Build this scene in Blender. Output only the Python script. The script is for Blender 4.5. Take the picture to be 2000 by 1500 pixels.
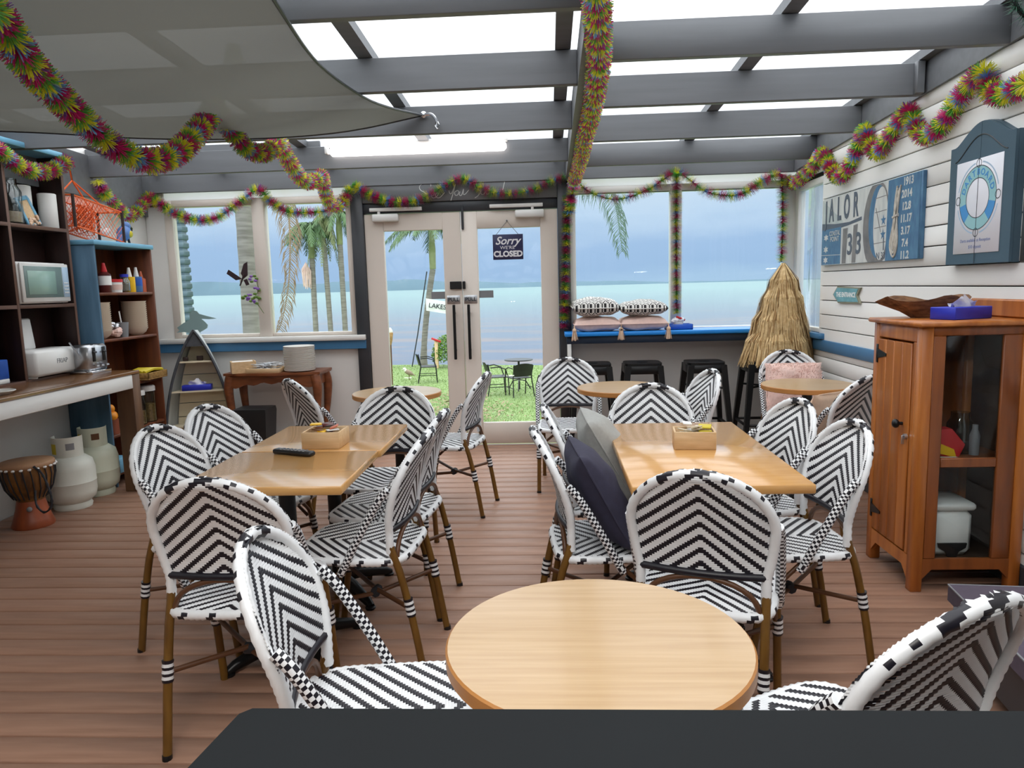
import bpy, math, random
from mathutils import Matrix, Vector
PI = math.pi
rnd = random.Random(7)
for o in list(bpy.data.objects): bpy.data.objects.remove(o)
S = bpy.context.scene
COL = S.collection

# ---------------------------------------------------------------- camera
cam = bpy.data.objects.new('camera', bpy.data.cameras.new('camera'))
COL.objects.link(cam)
cam.data.sensor_fit = 'HORIZONTAL'; cam.data.sensor_width = 36.0
cam.data.lens = 1420.0 / 2000.0 * 36.0
cam.data.clip_start = 0.02; cam.data.clip_end = 8000
cam.matrix_world = Matrix(((0.99846605, 0.0195169, 0.05181345, 0), (0.0487458, 0.13391362, -0.98979341, 0),
                           (-0.02625622, 0.9908008, 0.13275684, 1.42), (0, 0, 0, 1)))
S.camera = cam
# ---------------------------------------------------------------- exposure
S.view_settings.view_transform = 'Standard'; S.view_settings.look = 'None'
S.view_settings.gamma = 1; S.view_settings.use_curve_mapping = False
S.view_settings.exposure = 0.16

def lin(c):
    out = []
    for x in c[:3]:
        x = x / 255.0
        out.append(x / 12.92 if x <= 0.04045 else ((x + 0.055) / 1.055) ** 2.4)
    return (out[0], out[1], out[2], 1.0)

# ---------------------------------------------------------------- sky: storm blue at the horizon, bright cloud overhead
W = bpy.data.worlds.new('sky'); S.world = W; W.use_nodes = True
nt = W.node_tree; nt.nodes.clear()
def N(t, typ, **kw):
    n = t.nodes.new(typ)
    for k, v in kw.items(): setattr(n, k, v)
    return n
tc = N(nt, 'ShaderNodeTexCoord'); sx = N(nt, 'ShaderNodeSeparateXYZ'); nt.links.new(tc.outputs['Generated'], sx.inputs[0])
mp = N(nt, 'ShaderNodeMapping'); mp.inputs['Scale'].default_value = (4, 4, 14); nt.links.new(tc.outputs['Generated'], mp.inputs[0])
nz = N(nt, 'ShaderNodeTexNoise'); nz.inputs['Scale'].default_value = 1.6; nz.inputs['Detail'].default_value = 5; nt.links.new(mp.outputs[0], nz.inputs[0])
ma = N(nt, 'ShaderNodeMath', operation='MULTIPLY_ADD'); ma.inputs[1].default_value = 0.07; ma.inputs[2].default_value = -0.035
nt.links.new(nz.outputs[0], ma.inputs[0])
ad = N(nt, 'ShaderNodeMath', operation='ADD'); nt.links.new(sx.outputs[2], ad.inputs[0]); nt.links.new(ma.outputs[0], ad.inputs[1])
cr = N(nt, 'ShaderNodeValToRGB'); nt.links.new(ad.outputs[0], cr.inputs[0])
el = cr.color_ramp.elements
stops = [(0.0, (170, 199, 228)), (0.02, (160, 189, 224)), (0.05, (164, 192, 227)), (0.085, (190, 212, 237)), (0.13, (204, 221, 240)), (0.30, (236, 241, 247)), (0.6, (246, 248, 250))]
el[0].position, el[0].color = stops[0][0], lin(stops[0][1])
el[1].position, el[1].color = stops[-1][0], lin(stops[-1][1])
for p, c in stops[1:-1]:
    e = el.new(p); e.color = lin(c)
mr = N(nt, 'ShaderNodeMapRange'); mr.inputs['From Min'].default_value = 0.12; mr.inputs['From Max'].default_value = 0.5
mr.inputs['To Min'].default_value = 1.0; mr.inputs['To Max'].default_value = 3.0; nt.links.new(sx.outputs[2], mr.inputs['Value'])
bg = N(nt, 'ShaderNodeBackground'); nt.links.new(cr.outputs[0], bg.inputs[0]); nt.links.new(mr.outputs[0], bg.inputs[1])
wo = N(nt, 'ShaderNodeOutputWorld'); nt.links.new(bg.outputs[0], wo.inputs[0])

# unseen fill lamp added behind the camera to brighten the room
la = bpy.data.lights.new('fill_light', 'AREA'); la.shape = 'RECTANGLE'; la.size = 1.2; la.size_y = 0.12; la.energy = 40; la.color = (1, 0.96, 0.9)
lo = bpy.data.objects.new('fill_light', la); COL.objects.link(lo); lo.location = (-0.4, -0.35, 2.53)

# ---------------------------------------------------------------- materials
def newmat(name):
    m = bpy.data.materials.new(name); m.use_nodes = True
    t = m.node_tree; t.nodes.clear()
    b = N(t, 'ShaderNodeBsdfPrincipled'); o = N(t, 'ShaderNodeOutputMaterial')
    t.links.new(b.outputs[0], o.inputs[0])
    return m, t, b, o
def mat(name, c, rough=0.5, metal=0.0, var=0.06, scale=8.0, stretch=(1, 1, 1), bump=0.0, spec=0.5, coat=0.0, c2=None, rand=0.0, trans=0.0, detail=4.0, lo=0.3, hi=0.7):
    m, t, b, o = newmat(name)
    tcx = N(t, 'ShaderNodeTexCoord'); mpx = N(t, 'ShaderNodeMapping'); mpx.inputs['Scale'].default_value = stretch
    t.links.new(tcx.outputs['Object'], mpx.inputs[0])
    nzx = N(t, 'ShaderNodeTexNoise'); nzx.inputs['Scale'].default_value = scale; nzx.inputs['Detail'].default_value = detail
    t.links.new(mpx.outputs[0], nzx.inputs[0])
    r = N(t, 'ShaderNodeValToRGB'); t.links.new(nzx.outputs[0], r.inputs[0])
    base = lin(c)
    a = lin(c2) if c2 else tuple(min(1, x * (1 - var)) for x in base[:3]) + (1,)
    z = base if c2 else tuple(min(1, x * (1 + var)) for x in base[:3]) + (1,)
    r.color_ramp.elements[0].position = lo; r.color_ramp.elements[1].position = hi
    r.color_ramp.elements[0].color = a; r.color_ramp.elements[1].color = z
    out = r.outputs[0]
    if rand > 0:
        oi = N(t, 'ShaderNodeObjectInfo'); mr_ = N(t, 'ShaderNodeMapRange')
        mr_.inputs['To Min'].default_value = 1 - rand; mr_.inputs['To Max'].default_value = 1 + rand
        t.links.new(oi.outputs['Random'], mr_.inputs['Value'])
        hs = N(t, 'ShaderNodeHueSaturation'); t.links.new(mr_.outputs[0], hs.inputs['Value']); t.links.new(out, hs.inputs['Color']); out = hs.outputs[0]
    t.links.new(out, b.inputs['Base Color'])
    b.inputs['Roughness'].default_value = rough; b.inputs['Metallic'].default_value = metal
    b.inputs['Specular IOR Level'].default_value = spec; b.inputs['Coat Weight'].default_value = coat; b.inputs['Coat Roughness'].default_value = 0.12
    b.inputs['Transmission Weight'].default_value = trans
    if bump > 0:
        bn = N(t, 'ShaderNodeBump'); bn.inputs['Strength'].default_value = bump; bn.inputs['Distance'].default_value = 0.004
        t.links.new(nzx.outputs[0], bn.inputs['Height']); t.links.new(bn.outputs[0], b.inputs['Normal'])
    return m
def glassmat(name, tint=(250, 253, 253), alpha=0.95, rough=0.02):
    m = bpy.data.materials.new(name); m.use_nodes = True; t = m.node_tree; t.nodes.clear()
    tr = N(t, 'ShaderNodeBsdfTransparent'); tr.inputs[0].default_value = lin(tint)
    gl = N(t, 'ShaderNodeBsdfGlossy'); gl.inputs['Roughness'].default_value = rough
    lw = N(t, 'ShaderNodeLayerWeight'); lw.inputs[0].default_value = 0.12
    mx = N(t, 'ShaderNodeMath', operation='MULTIPLY_ADD'); mx.inputs[1].default_value = 0.6; mx.inputs[2].default_value = (1 - alpha) * 0.3
    t.links.new(lw.outputs['Fresnel'], mx.inputs[0])
    mi = N(t, 'ShaderNodeMixShader'); t.links.new(mx.outputs[0], mi.inputs[0]); t.links.new(tr.outputs[0], mi.inputs[1]); t.links.new(gl.outputs[0], mi.inputs[2])
    o = N(t, 'ShaderNodeOutputMaterial'); t.links.new(mi.outputs[0], o.inputs[0])
    return m
def sheetmat(name, c, transp, transl):
    m = bpy.data.materials.new(name); m.use_nodes = True; t = m.node_tree; t.nodes.clear()
    tr = N(t, 'ShaderNodeBsdfTransparent'); tl = N(t, 'ShaderNodeBsdfTranslucent'); df = N(t, 'ShaderNodeBsdfDiffuse')
    tl.inputs[0].default_value = lin(c); df.inputs[0].default_value = lin(c)
    m1 = N(t, 'ShaderNodeMixShader'); m1.inputs[0].default_value = transl; t.links.new(df.outputs[0], m1.inputs[1]); t.links.new(tl.outputs[0], m1.inputs[2])
    m2 = N(t, 'ShaderNodeMixShader'); m2.inputs[0].default_value = transp; t.links.new(m1.outputs[0], m2.inputs[1]); t.links.new(tr.outputs[0], m2.inputs[2])
    o = N(t, 'ShaderNodeOutputMaterial'); t.links.new(m2.outputs[0], o.inputs[0])
    return m
def emat(name, c, s):
    m = bpy.data.materials.new(name); m.use_nodes = True; t = m.node_tree; t.nodes.clear()
    e = N(t, 'ShaderNodeEmission'); e.inputs[0].default_value = lin(c); e.inputs[1].default_value = s
    o = N(t, 'ShaderNodeOutputMaterial'); t.links.new(e.outputs[0], o.inputs[0])
    return m
M = {}
M['deck'] = mat('deck_timber', (176, 137, 115), 0.45, var=0.1, scale=4, stretch=(0.8, 9, 4), bump=0.06, rand=0.08, c2=(156, 118, 98))
M['kitchen'] = mat('kitchen_wall', (120, 118, 114), 0.7)
M['dark_gap'] = mat('dark_gap', (28, 22, 20), 0.9)
M['white'] = mat('white_paint', (232, 231, 228), 0.5, var=0.02, scale=3)
M['white_board'] = mat('white_board', (236, 235, 232), 0.45, var=0.025, scale=3, stretch=(1, 0.3, 1), rand=0.02)
M['cream'] = mat('cream_paint', (226, 216, 206), 0.42, var=0.02, scale=3)
M['charcoal'] = mat('charcoal_paint', (106, 109, 113), 0.5, var=0.09, scale=3.5, stretch=(0.5, 6, 6), bump=0.06)
M['charcoal2'] = mat('charcoal_gloss', (52, 55, 60), 0.45, var=0.06)
M['blue_trim'] = mat('blue_trim', (62, 116, 158), 0.45, var=0.05)
M['ledge_blue'] = mat('ledge_blue', (30, 138, 226), 0.35, var=0.03)
M['navy'] = mat('navy_paint', (34, 50, 72), 0.5)
M['glass'] = glassmat('window_glass')
M['clear'] = glassmat('clear_glass', (235, 240, 240), 0.75, 0.03)
M['roof'] = sheetmat('roof_sheet', (240, 242, 243), 0.74, 0.75)
M['opal'] = sheetmat('opal_sheet', (240, 240, 238), 0.25, 0.8)
M['sail'] = sheetmat('sail_cloth', (114, 115, 109), 0.022, 0.30)
M['black'] = mat('black_plastic', (22, 22, 24), 0.4)
M['blackmetal'] = mat('black_metal', (24, 25, 27), 0.35, metal=0.3)
M['steel'] = mat('brushed_steel', (190, 192, 196), 0.28, metal=0.9)
M['chrome'] = mat('chrome', (220, 222, 226), 0.12, metal=1.0)
M['grey'] = mat('grey_plastic', (128, 130, 134), 0.5)
M['oak'] = mat('oak_top', (200, 169, 128), 0.3, scale=3.2, stretch=(1.0, 22, 17), c2=(182, 148, 106), coat=0.35, lo=0.25, hi=0.75)
M['honey'] = mat('honey_top', (216, 166, 102), 0.22, scale=3.0, stretch=(2, 17, 15), c2=(204, 150, 86), coat=0.5, lo=0.25, hi=0.75)
M['oak_edge'] = mat('oak_edge', (186, 128, 70), 0.35, scale=4, stretch=(2, 2, 24))
M['palewood'] = mat('pale_wood', (222, 190, 148), 0.55, scale=4, stretch=(2, 18, 18), c2=(206, 172, 128))
M['bamboo'] = mat('bamboo_tube', (126, 90, 34), 0.35, scale=5, stretch=(4, 4, 1), c2=(92, 60, 20))
M['cane'] = mat('cane_brown', (92, 58, 34), 0.4)
M['wv_white'] = mat('weave_white', (238, 240, 242), 0.38, var=0.03, scale=30)
M['wv_black'] = mat('weave_black', (24, 22, 32), 0.38, var=0.1, scale=30)
M['shelf_dark'] = mat('shelf_dark', (50, 28, 24), 0.5, scale=4, stretch=(8, 2, 1), c2=(34, 18, 16))
M['shelf_edge'] = mat('shelf_edge', (112, 84, 72), 0.5, scale=4)
M['shelf_red'] = mat('shelf_red', (122, 66, 36), 0.5, scale=3, stretch=(6, 6, 1), c2=(88, 44, 24))
M['blue_worn'] = mat('blue_worn', (92, 128, 156), 0.6, scale=2.5, stretch=(5, 5, 0.7), c2=(60, 94, 118))
M['lightblue'] = mat('light_blue', (116, 176, 208), 0.5)
M['counter_wood'] = mat('counter_wood', (142, 100, 62), 0.25, scale=2.2, stretch=(9, 0.8, 4), c2=(96, 62, 36), coat=0.4)
M['post_wood'] = mat('post_wood', (112, 80, 54), 0.5, scale=3, stretch=(7, 7, 1), c2=(84, 58, 38))
M['white_app'] = mat('white_appliance', (236, 236, 234), 0.3, var=0.01)
M['screen'] = mat('oven_window', (150, 182, 172), 0.2, var=0.03)
M['screen2'] = mat('oven_bezel', (118, 140, 138), 0.3, var=0.03)
M['gas'] = mat('gas_white', (214, 216, 206), 0.35, var=0.03, scale=5)
M['gas2'] = mat('gas_cream', (198, 202, 182), 0.4, var=0.05, scale=5)
M['yellow'] = mat('yellow_label', (206, 186, 40), 0.5)
M['drum_low'] = mat('drum_lower', (158, 78, 42), 0.4, scale=3, stretch=(6, 6, 1), c2=(122, 56, 30))
M['drum_up'] = mat('drum_upper', (150, 100, 44), 0.5, scale=6, stretch=(4, 4, 1), c2=(56, 34, 22))
M['drum_skin'] = mat('drum_skin', (190, 150, 116), 0.6, scale=5, c2=(160, 118, 86))
M['rope_dark'] = mat('dark_rope', (38, 40, 46), 0.7)
M['wicker'] = mat('wicker', (176, 138, 76), 0.7, scale=60, c2=(112, 80, 40), bump=0.5)
M['orange'] = mat('orange_rope', (238, 104, 40), 0.6)
M['orange_fruit'] = mat('orange_skin', (240, 150, 30), 0.45, scale=60, bump=0.1)
M['terracotta'] = mat('red_bowl', (150, 84, 62), 0.4)
M['red'] = mat('red_plastic', (196, 34, 40), 0.4)
M['darkred'] = mat('dark_syrup', (82, 26, 24), 0.3)
M['mustard'] = mat('mustard', (240, 190, 30), 0.4)
M['blue_bottle'] = mat('blue_bottle', (74, 120, 176), 0.4)
M['orange_bottle'] = mat('orange_bottle', (204, 108, 76), 0.4)
M['paper'] = mat('white_paper', (238, 238, 236), 0.7, var=0.02)
M['tissue'] = mat('tissue_paper', (236, 236, 244), 0.9, var=0.03, scale=20)
M['royal'] = mat('royal_blue', (44, 56, 190), 0.4, var=0.05)
M['royal2'] = mat('tray_blue', (38, 92, 190), 0.4)
M['china'] = mat('china', (226, 224, 218), 0.25, var=0.01)
M['bowlcream'] = mat('bowl_cream', (222, 208, 190), 0.35, var=0.02)
M['console'] = mat('console_wood', (142, 82, 48), 0.35, scale=3, stretch=(2, 8, 8), c2=(104, 56, 32))
M['boat_hull'] = mat('boat_hull', (202, 206, 204), 0.5, scale=4, stretch=(3, 3, 1), c2=(176, 182, 182))
M['boat_rim'] = mat('boat_rim', (82, 86, 92), 0.6, scale=20, c2=(60, 62, 68))
M['boat_in'] = mat('boat_inside', (224, 212, 184), 0.55, var=0.04, scale=4, stretch=(1, 1, 8))
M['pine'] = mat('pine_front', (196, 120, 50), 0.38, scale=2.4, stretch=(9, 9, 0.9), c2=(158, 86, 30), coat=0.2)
M['pine_shade'] = mat('pine_shaded', (150, 84, 36), 0.4, scale=2.4, stretch=(9, 9, 0.9), c2=(112, 58, 24), coat=0.2)  # same pine, darkened in colour for the dimmer light on the side
M['cab_in'] = mat('cabinet_inside', (66, 48, 36), 0.7)
M['drift'] = mat('driftwood', (150, 108, 72), 0.75, scale=9, stretch=(2, 6, 8), c2=(84, 52, 34), bump=0.6)
M['slate'] = mat('slate_blue', (66, 92, 108), 0.5, var=0.04)
M['poster'] = mat('poster_paper', (228, 230, 238), 0.35, var=0.01)
M['p_teal'] = mat('print_teal', (150, 200, 206), 0.4, var=0.02)
M['p_blue'] = mat('print_blue', (70, 148, 212), 0.4, var=0.02)
M['p_pale'] = mat('print_pale', (172, 198, 222), 0.4, var=0.02)
M['ink'] = mat('print_ink', (40, 44, 54), 0.5)
M['ink_blue'] = mat('print_ink_blue', (126, 140, 186), 0.5)
M['c_blue'] = mat('canvas_blue', (84, 130, 162), 0.6, scale=6, stretch=(1, 5, 2), c2=(62, 102, 140))
M['c_white'] = mat('canvas_white', (214, 216, 212), 0.6, scale=5, stretch=(1, 4, 1), c2=(190, 194, 194))
M['c_grey'] = mat('canvas_grey', (134, 132, 130), 0.6, scale=9, c2=(104, 104, 106))
M['c_dark'] = mat('canvas_dark', (84, 94, 108), 0.6)
M['c_mid'] = mat('canvas_mid', (192, 200, 198), 0.6, scale=6, c2=(164, 176, 176))
M['c_rope'] = mat('canvas_rope', (216, 210, 198), 0.6, scale=30, c2=(176, 170, 160))
M['sign_teal'] = mat('sign_teal', (118, 178, 190), 0.6, scale=14, c2=(96, 150, 160))
M['sign_edge'] = mat('sign_edge', (140, 140, 120), 0.7)
M['sign_navy'] = mat('sign_navy', (44, 46, 84), 0.5)
M['sign_text'] = mat('sign_text', (232, 232, 236), 0.5)
M['chalk'] = mat('chalk', (206, 208, 206), 0.7)
M['navy_cloth'] = mat('navy_cloth', (48, 46, 66), 0.85, var=0.12, scale=40, bump=0.15)
M['grey_cloth'] = mat('grey_cloth', (160, 160, 156), 0.85, var=0.06, scale=60, bump=0.12)
M['mauve_cloth'] = mat('mauve_cloth', (84, 74, 88), 0.85, var=0.08, scale=30, bump=0.1)
M['pink_cloth'] = mat('pink_cloth', (240, 208, 198), 0.9, var=0.05, scale=40, bump=0.3)
M['beige_cloth'] = mat('beige_cloth', (222, 190, 164), 0.9, var=0.06, scale=40, bump=0.3)
M['cloth_white'] = mat('cloth_white', (226, 224, 220), 0.85, var=0.05, scale=80, bump=0.2)
M['cloth_black'] = mat('cloth_black', (36, 34, 36), 0.85)
M['straw'] = mat('straw', (228, 200, 150), 0.75, scale=30, c2=(198, 162, 108))
M['straw2'] = mat('straw_dark', (176, 138, 88), 0.8, scale=20, c2=(140, 104, 62))
M['bench_dark'] = mat('servery_top', (15, 19, 22), 0.75, var=0.1, scale=5, spec=0.25)
M['t_green'] = mat('tinsel_green', (110, 186, 84), 0.4, var=0.25, scale=60)
M['t_yellow'] = mat('tinsel_yellow', (240, 236, 70), 0.4, var=0.1, scale=60)
M['t_blue'] = mat('tinsel_blue', (124, 178, 230), 0.4, var=0.2, scale=60)
M['t_mag'] = mat('tinsel_magenta', (214, 48, 124), 0.4, var=0.2, scale=60)
M['t_purple'] = mat('tinsel_purple', (140, 96, 180), 0.4, var=0.2, scale=60)
TIN = [M['t_green'], M['t_yellow'], M['t_blue'], M['t_mag'], M['t_purple']]
M['tube_light'] = emat('tube_light', (255, 247, 242), 5.0)
M['grass'] = mat('lawn', (130, 152, 92), 0.8, scale=1.2, c2=(114, 140, 78), detail=8)
M['blade'] = mat('grass_blade', (132, 156, 92), 0.7, var=0.15, scale=2)
M['litter'] = mat('leaf_litter', (150, 134, 104), 0.9, var=0.2, scale=30)
M['palm_trunk'] = mat('palm_trunk', (150, 144, 136), 0.8, scale=3, stretch=(1, 1, 9), c2=(112, 106, 98), bump=0.3)
M['palm_green'] = mat('palm_green', (84, 112, 70), 0.6, var=0.3, scale=5)
M['palm_shaft'] = mat('palm_shaft', (134, 142, 92), 0.5, var=0.15)
M['palm_dry'] = mat('palm_dry', (150, 128, 100), 0.8, var=0.2, scale=8)
M['palm_frond2'] = mat('frond_grey_green', (104, 130, 112), 0.6, var=0.2, scale=8)
M['teal_post'] = mat('teal_post', (98, 118, 126), 0.7, scale=8, c2=(80, 100, 108))
M['shrub'] = mat('shrub_leaf', (96, 130, 48), 0.6, var=0.3, scale=9)
M['pinkflower'] = mat('palm_flower', (226, 196, 186), 0.8)
M['bird_white'] = mat('bird_white', (222, 218, 208), 0.7)
M['bird_brown'] = mat('bird_brown', (150, 132, 112), 0.7)
M['sky_blue'] = mat('parrot_blue', (92, 130, 190), 0.5, var=0.15, scale=20)
M['pelican'] = mat('pelican_vinyl', (138, 164, 164), 0.5, var=0.02)
M['butterfly'] = mat('butterfly', (52, 34, 40), 0.5)
M['hills'] = mat('hazed_hills', (100, 122, 134), 1.0, var=0.04, scale=0.01, spec=0)  # distance haze is mixed into the shore's base colour
# the lake: pale turquoise far out, weed and sand patches in the shallows near the bank
m_, t_, b_, o_ = newmat('lake_water'); M['water'] = m_
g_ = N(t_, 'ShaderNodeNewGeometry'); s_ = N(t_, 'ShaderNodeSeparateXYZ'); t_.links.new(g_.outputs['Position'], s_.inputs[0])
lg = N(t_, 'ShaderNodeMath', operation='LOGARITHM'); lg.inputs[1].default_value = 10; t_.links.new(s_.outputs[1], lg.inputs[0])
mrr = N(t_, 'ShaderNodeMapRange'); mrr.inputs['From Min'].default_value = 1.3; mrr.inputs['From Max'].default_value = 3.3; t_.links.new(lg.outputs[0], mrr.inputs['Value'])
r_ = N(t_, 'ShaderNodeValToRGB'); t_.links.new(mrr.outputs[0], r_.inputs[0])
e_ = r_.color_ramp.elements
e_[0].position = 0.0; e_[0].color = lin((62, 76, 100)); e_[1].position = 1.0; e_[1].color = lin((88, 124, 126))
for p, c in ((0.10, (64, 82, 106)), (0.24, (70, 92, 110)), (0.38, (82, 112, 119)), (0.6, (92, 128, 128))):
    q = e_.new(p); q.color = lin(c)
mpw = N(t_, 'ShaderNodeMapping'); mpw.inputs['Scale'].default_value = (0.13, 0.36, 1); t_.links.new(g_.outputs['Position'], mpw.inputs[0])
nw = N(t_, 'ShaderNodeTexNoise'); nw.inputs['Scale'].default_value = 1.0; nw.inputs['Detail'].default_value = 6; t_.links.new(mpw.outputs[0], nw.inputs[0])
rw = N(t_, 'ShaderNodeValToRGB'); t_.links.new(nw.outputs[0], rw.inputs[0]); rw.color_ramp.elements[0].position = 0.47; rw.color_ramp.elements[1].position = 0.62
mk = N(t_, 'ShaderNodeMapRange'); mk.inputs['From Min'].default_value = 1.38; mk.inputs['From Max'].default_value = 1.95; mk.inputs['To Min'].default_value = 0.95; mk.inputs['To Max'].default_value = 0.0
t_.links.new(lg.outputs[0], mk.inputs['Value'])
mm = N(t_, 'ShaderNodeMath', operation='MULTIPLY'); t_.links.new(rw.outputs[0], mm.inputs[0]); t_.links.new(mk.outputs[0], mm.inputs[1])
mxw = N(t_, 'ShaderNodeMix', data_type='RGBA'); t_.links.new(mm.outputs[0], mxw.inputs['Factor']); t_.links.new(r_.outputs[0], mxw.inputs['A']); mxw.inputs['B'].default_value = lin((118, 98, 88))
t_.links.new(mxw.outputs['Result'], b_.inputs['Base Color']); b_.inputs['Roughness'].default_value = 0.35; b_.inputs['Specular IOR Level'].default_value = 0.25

# ---------------------------------------------------------------- mesh helpers
def wl(o):
    v = Vector((0, 0, 0))
    while o: v += o.location; o = o.parent
    return v
class MB:
    def __init__(s): s.v = []; s.f = []; s.m = []; s.T = None
    def add(s, vs, fs, m=0):
        b = len(s.v)
        if s.T is not None: vs = [s.T @ Vector(p) for p in vs]
        s.v.extend([tuple(p) for p in vs])
        for i, f in enumerate(fs):
            s.f.append([b + k for k in f]); s.m.append(m[i] if isinstance(m, list) else m)
        return s
    def box(s, x0, x1, y0, y1, z0, z1, m=0, b=0.004):
        lo, hi = (min(x0, x1), min(y0, y1), min(z0, z1)), (max(x0, x1), max(y0, y1), max(z0, z1))
        b = min(b, 0.3 * min(hi[i] - lo[i] for i in range(3)))
        vs, idx = [], {}
        for sx_ in (0, 1):
            for sy_ in (0, 1):
                for sz_ in (0, 1):
                    sg = (sx_, sy_, sz_)
                    for a in range(3):
                        p = [(hi[i] - (0 if i == a else b)) if sg[i] else (lo[i] + (0 if i == a else b)) for i in range(3)]
                        idx[(sg, a)] = len(vs); vs.append(p)
        fs = []
        for a in range(3):
            c, d = (a + 1) % 3, (a + 2) % 3
            for q in (0, 1):
                L = []
                for (u, w) in ((0, 0), (1, 0), (1, 1), (0, 1)):
                    sg = [0, 0, 0]; sg[a] = q; sg[c] = u; sg[d] = w; L.append(idx[(tuple(sg), a)])
                fs.append(L if q else L[::-1])
        for a in range(3):
            c, d = (a + 1) % 3, (a + 2) % 3
            for u in (0, 1):
                for w in (0, 1):
                    A = [0, 0, 0]; A[c] = u; A[d] = w; B = list(A); B[a] = 1; A, B = tuple(A), tuple(B)
                    L = [idx[(A, c)], idx[(B, c)], idx[(B, d)], idx[(A, d)]]
                    fs.append(L if (u ^ w) else L[::-1])
        for sg in [(i, j, k) for i in (0, 1) for j in (0, 1) for k in (0, 1)]:
            L = [idx[(sg, 0)], idx[(sg, 1)], idx[(sg, 2)]]
            fs.append(L if sum(sg) % 2 else L[::-1])
        return s.add(vs, fs, m)
    def cbox(s, c, d, m=0, b=0.004): return s.box(c[0] - d[0] / 2, c[0] + d[0] / 2, c[1] - d[1] / 2, c[1] + d[1] / 2, c[2] - d[2] / 2, c[2] + d[2] / 2, m, b)
    def tube(s, path, r, seg=8, m=0, cap=True):
        P = [Vector(p) for p in path]; n = len(P); vs = []; up = None
        for i in range(n):
            t = (P[min(i + 1, n - 1)] - P[max(i - 1, 0)])
            t = t.normalized() if t.length > 1e-9 else Vector((0, 0, 1))
            if up is None:
                up = Vector((0, 0, 1)) if abs(t.z) < 0.9 else Vector((0, 1, 0))
            up = (up - t * up.dot(t)); up = up.normalized() if up.length > 1e-6 else t.orthogonal().normalized()
            w = t.cross(up); rr = r[i] if isinstance(r, (list, tuple)) else r
            for j in range(seg):
                a = 2 * PI * j / seg; vs.append(P[i] + (up * math.cos(a) + w * math.sin(a)) * rr)
        fs, ms = [], []
        for i in range(n - 1):
            for j in range(seg):
                fs.append([i * seg + j, i * seg + (j + 1) % seg, (i + 1) * seg + (j + 1) % seg, (i + 1) * seg + j])
                ms.append(m(i, j) if callable(m) else m)
        if cap:
            fs.append(list(range(seg))[::-1]); fs.append([(n - 1) * seg + j for j in range(seg)])
            k = m(0, 0) if callable(m) else m; ms += [k, m(n - 2, 0) if callable(m) else m]
        return s.add(vs, fs, ms)
    def lathe(s, prof, c=(0, 0, 0), seg=24, m=0):
        vs, fs, ms = [], [], []
        n = len(prof)
        for r, z in prof:
            for j in range(seg):
                a = 2 * PI * j / seg; vs.append((c[0] + r * math.cos(a), c[1] + r * math.sin(a), c[2] + z))
        for i in range(n - 1):
            for j in range(seg):
                fs.append([i * seg + j, i * seg + (j + 1) % seg, (i + 1) * seg + (j + 1) % seg, (i + 1) * seg + j]); ms.append(m(i, j) if callable(m) else m)
        if prof[0][0] > 1e-4: fs.append(list(range(seg))[::-1]); ms.append(m(0, 0) if callable(m) else m)
        if prof[-1][0] > 1e-4: fs.append([(n - 1) * seg + j for j in range(seg)]); ms.append(m(n - 2, 0) if callable(m) else m)
        return s.add(vs, fs, ms)
    def prism(s, poly, a0, a1, axis='z', m=0):
        def P(u, w, a): return {'z': (u, w, a), 'x': (a, u, w), 'y': (u, a, w)}[axis]
        n = len(poly)
        ar = sum(poly[i][0] * poly[(i + 1) % n][1] - poly[(i + 1) % n][0] * poly[i][1] for i in range(n))
        if ar < 0: poly = poly[::-1]
        if axis == 'y': a0, a1 = max(a0, a1), min(a0, a1)
        else: a0, a1 = min(a0, a1), max(a0, a1)
        vs = [P(u, w, a0) for u, w in poly] + [P(u, w, a1) for u, w in poly]
        fs = [list(range(n))[::-1], list(range(n, 2 * n))] + [[i, (i + 1) % n, n + (i + 1) % n, n + i] for i in range(n)]
        return s.add(vs, fs, m)
    def ball(s, c, r, seg=14, rings=9, m=0):
        rx, ry, rz = r if isinstance(r, (tuple, list)) else (r, r, r)
        vs = [(c[0], c[1], c[2] - rz)]; fs = []
        for i in range(1, rings):
            t = -PI / 2 + PI * i / rings
            for j in range(seg):
                a = 2 * PI * j / seg; vs.append((c[0] + rx * math.cos(t) * math.cos(a), c[1] + ry * math.cos(t) * math.sin(a), c[2] + rz * math.sin(t)))
        vs.append((c[0], c[1], c[2] + rz)); k = len(vs) - 1
        for j in range(seg): fs.append([0, 1 + (j + 1) % seg, 1 + j]); fs.append([k, 1 + (rings - 2) * seg + j, 1 + (rings - 2) * seg + (j + 1) % seg])
        for i in range(rings - 2):
            for j in range(seg): fs.append([1 + i * seg + j, 1 + i * seg + (j + 1) % seg, 1 + (i + 1) * seg + (j + 1) % seg, 1 + (i + 1) * seg + j])
        return s.add(vs, fs, m)
    def text(s, txt, size, Mx, m=0, sx_=1.0, shear=0.0, off=0.0, ext=0.0006, align='CENTER'):
        cu = bpy.data.curves.new('txt', 'FONT'); cu.body = txt; cu.size = size; cu.align_x = align; cu.align_y = 'CENTER'
        cu.extrude = ext; cu.shear = shear; cu.offset = off; cu.resolution_u = 3
        ob = bpy.data.objects.new('txt', cu); COL.objects.link(ob)
        me = ob.evaluated_get(bpy.context.evaluated_depsgraph_get()).to_mesh()
        Sx = Mx @ Matrix.Diagonal((sx_, 1, 1, 1))
        s.add([Sx @ v.co for v in me.vertices], [list(p.vertices) for p in me.polygons], m)
        bpy.data.objects.remove(ob); bpy.data.curves.remove(cu)
        return s
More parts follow.
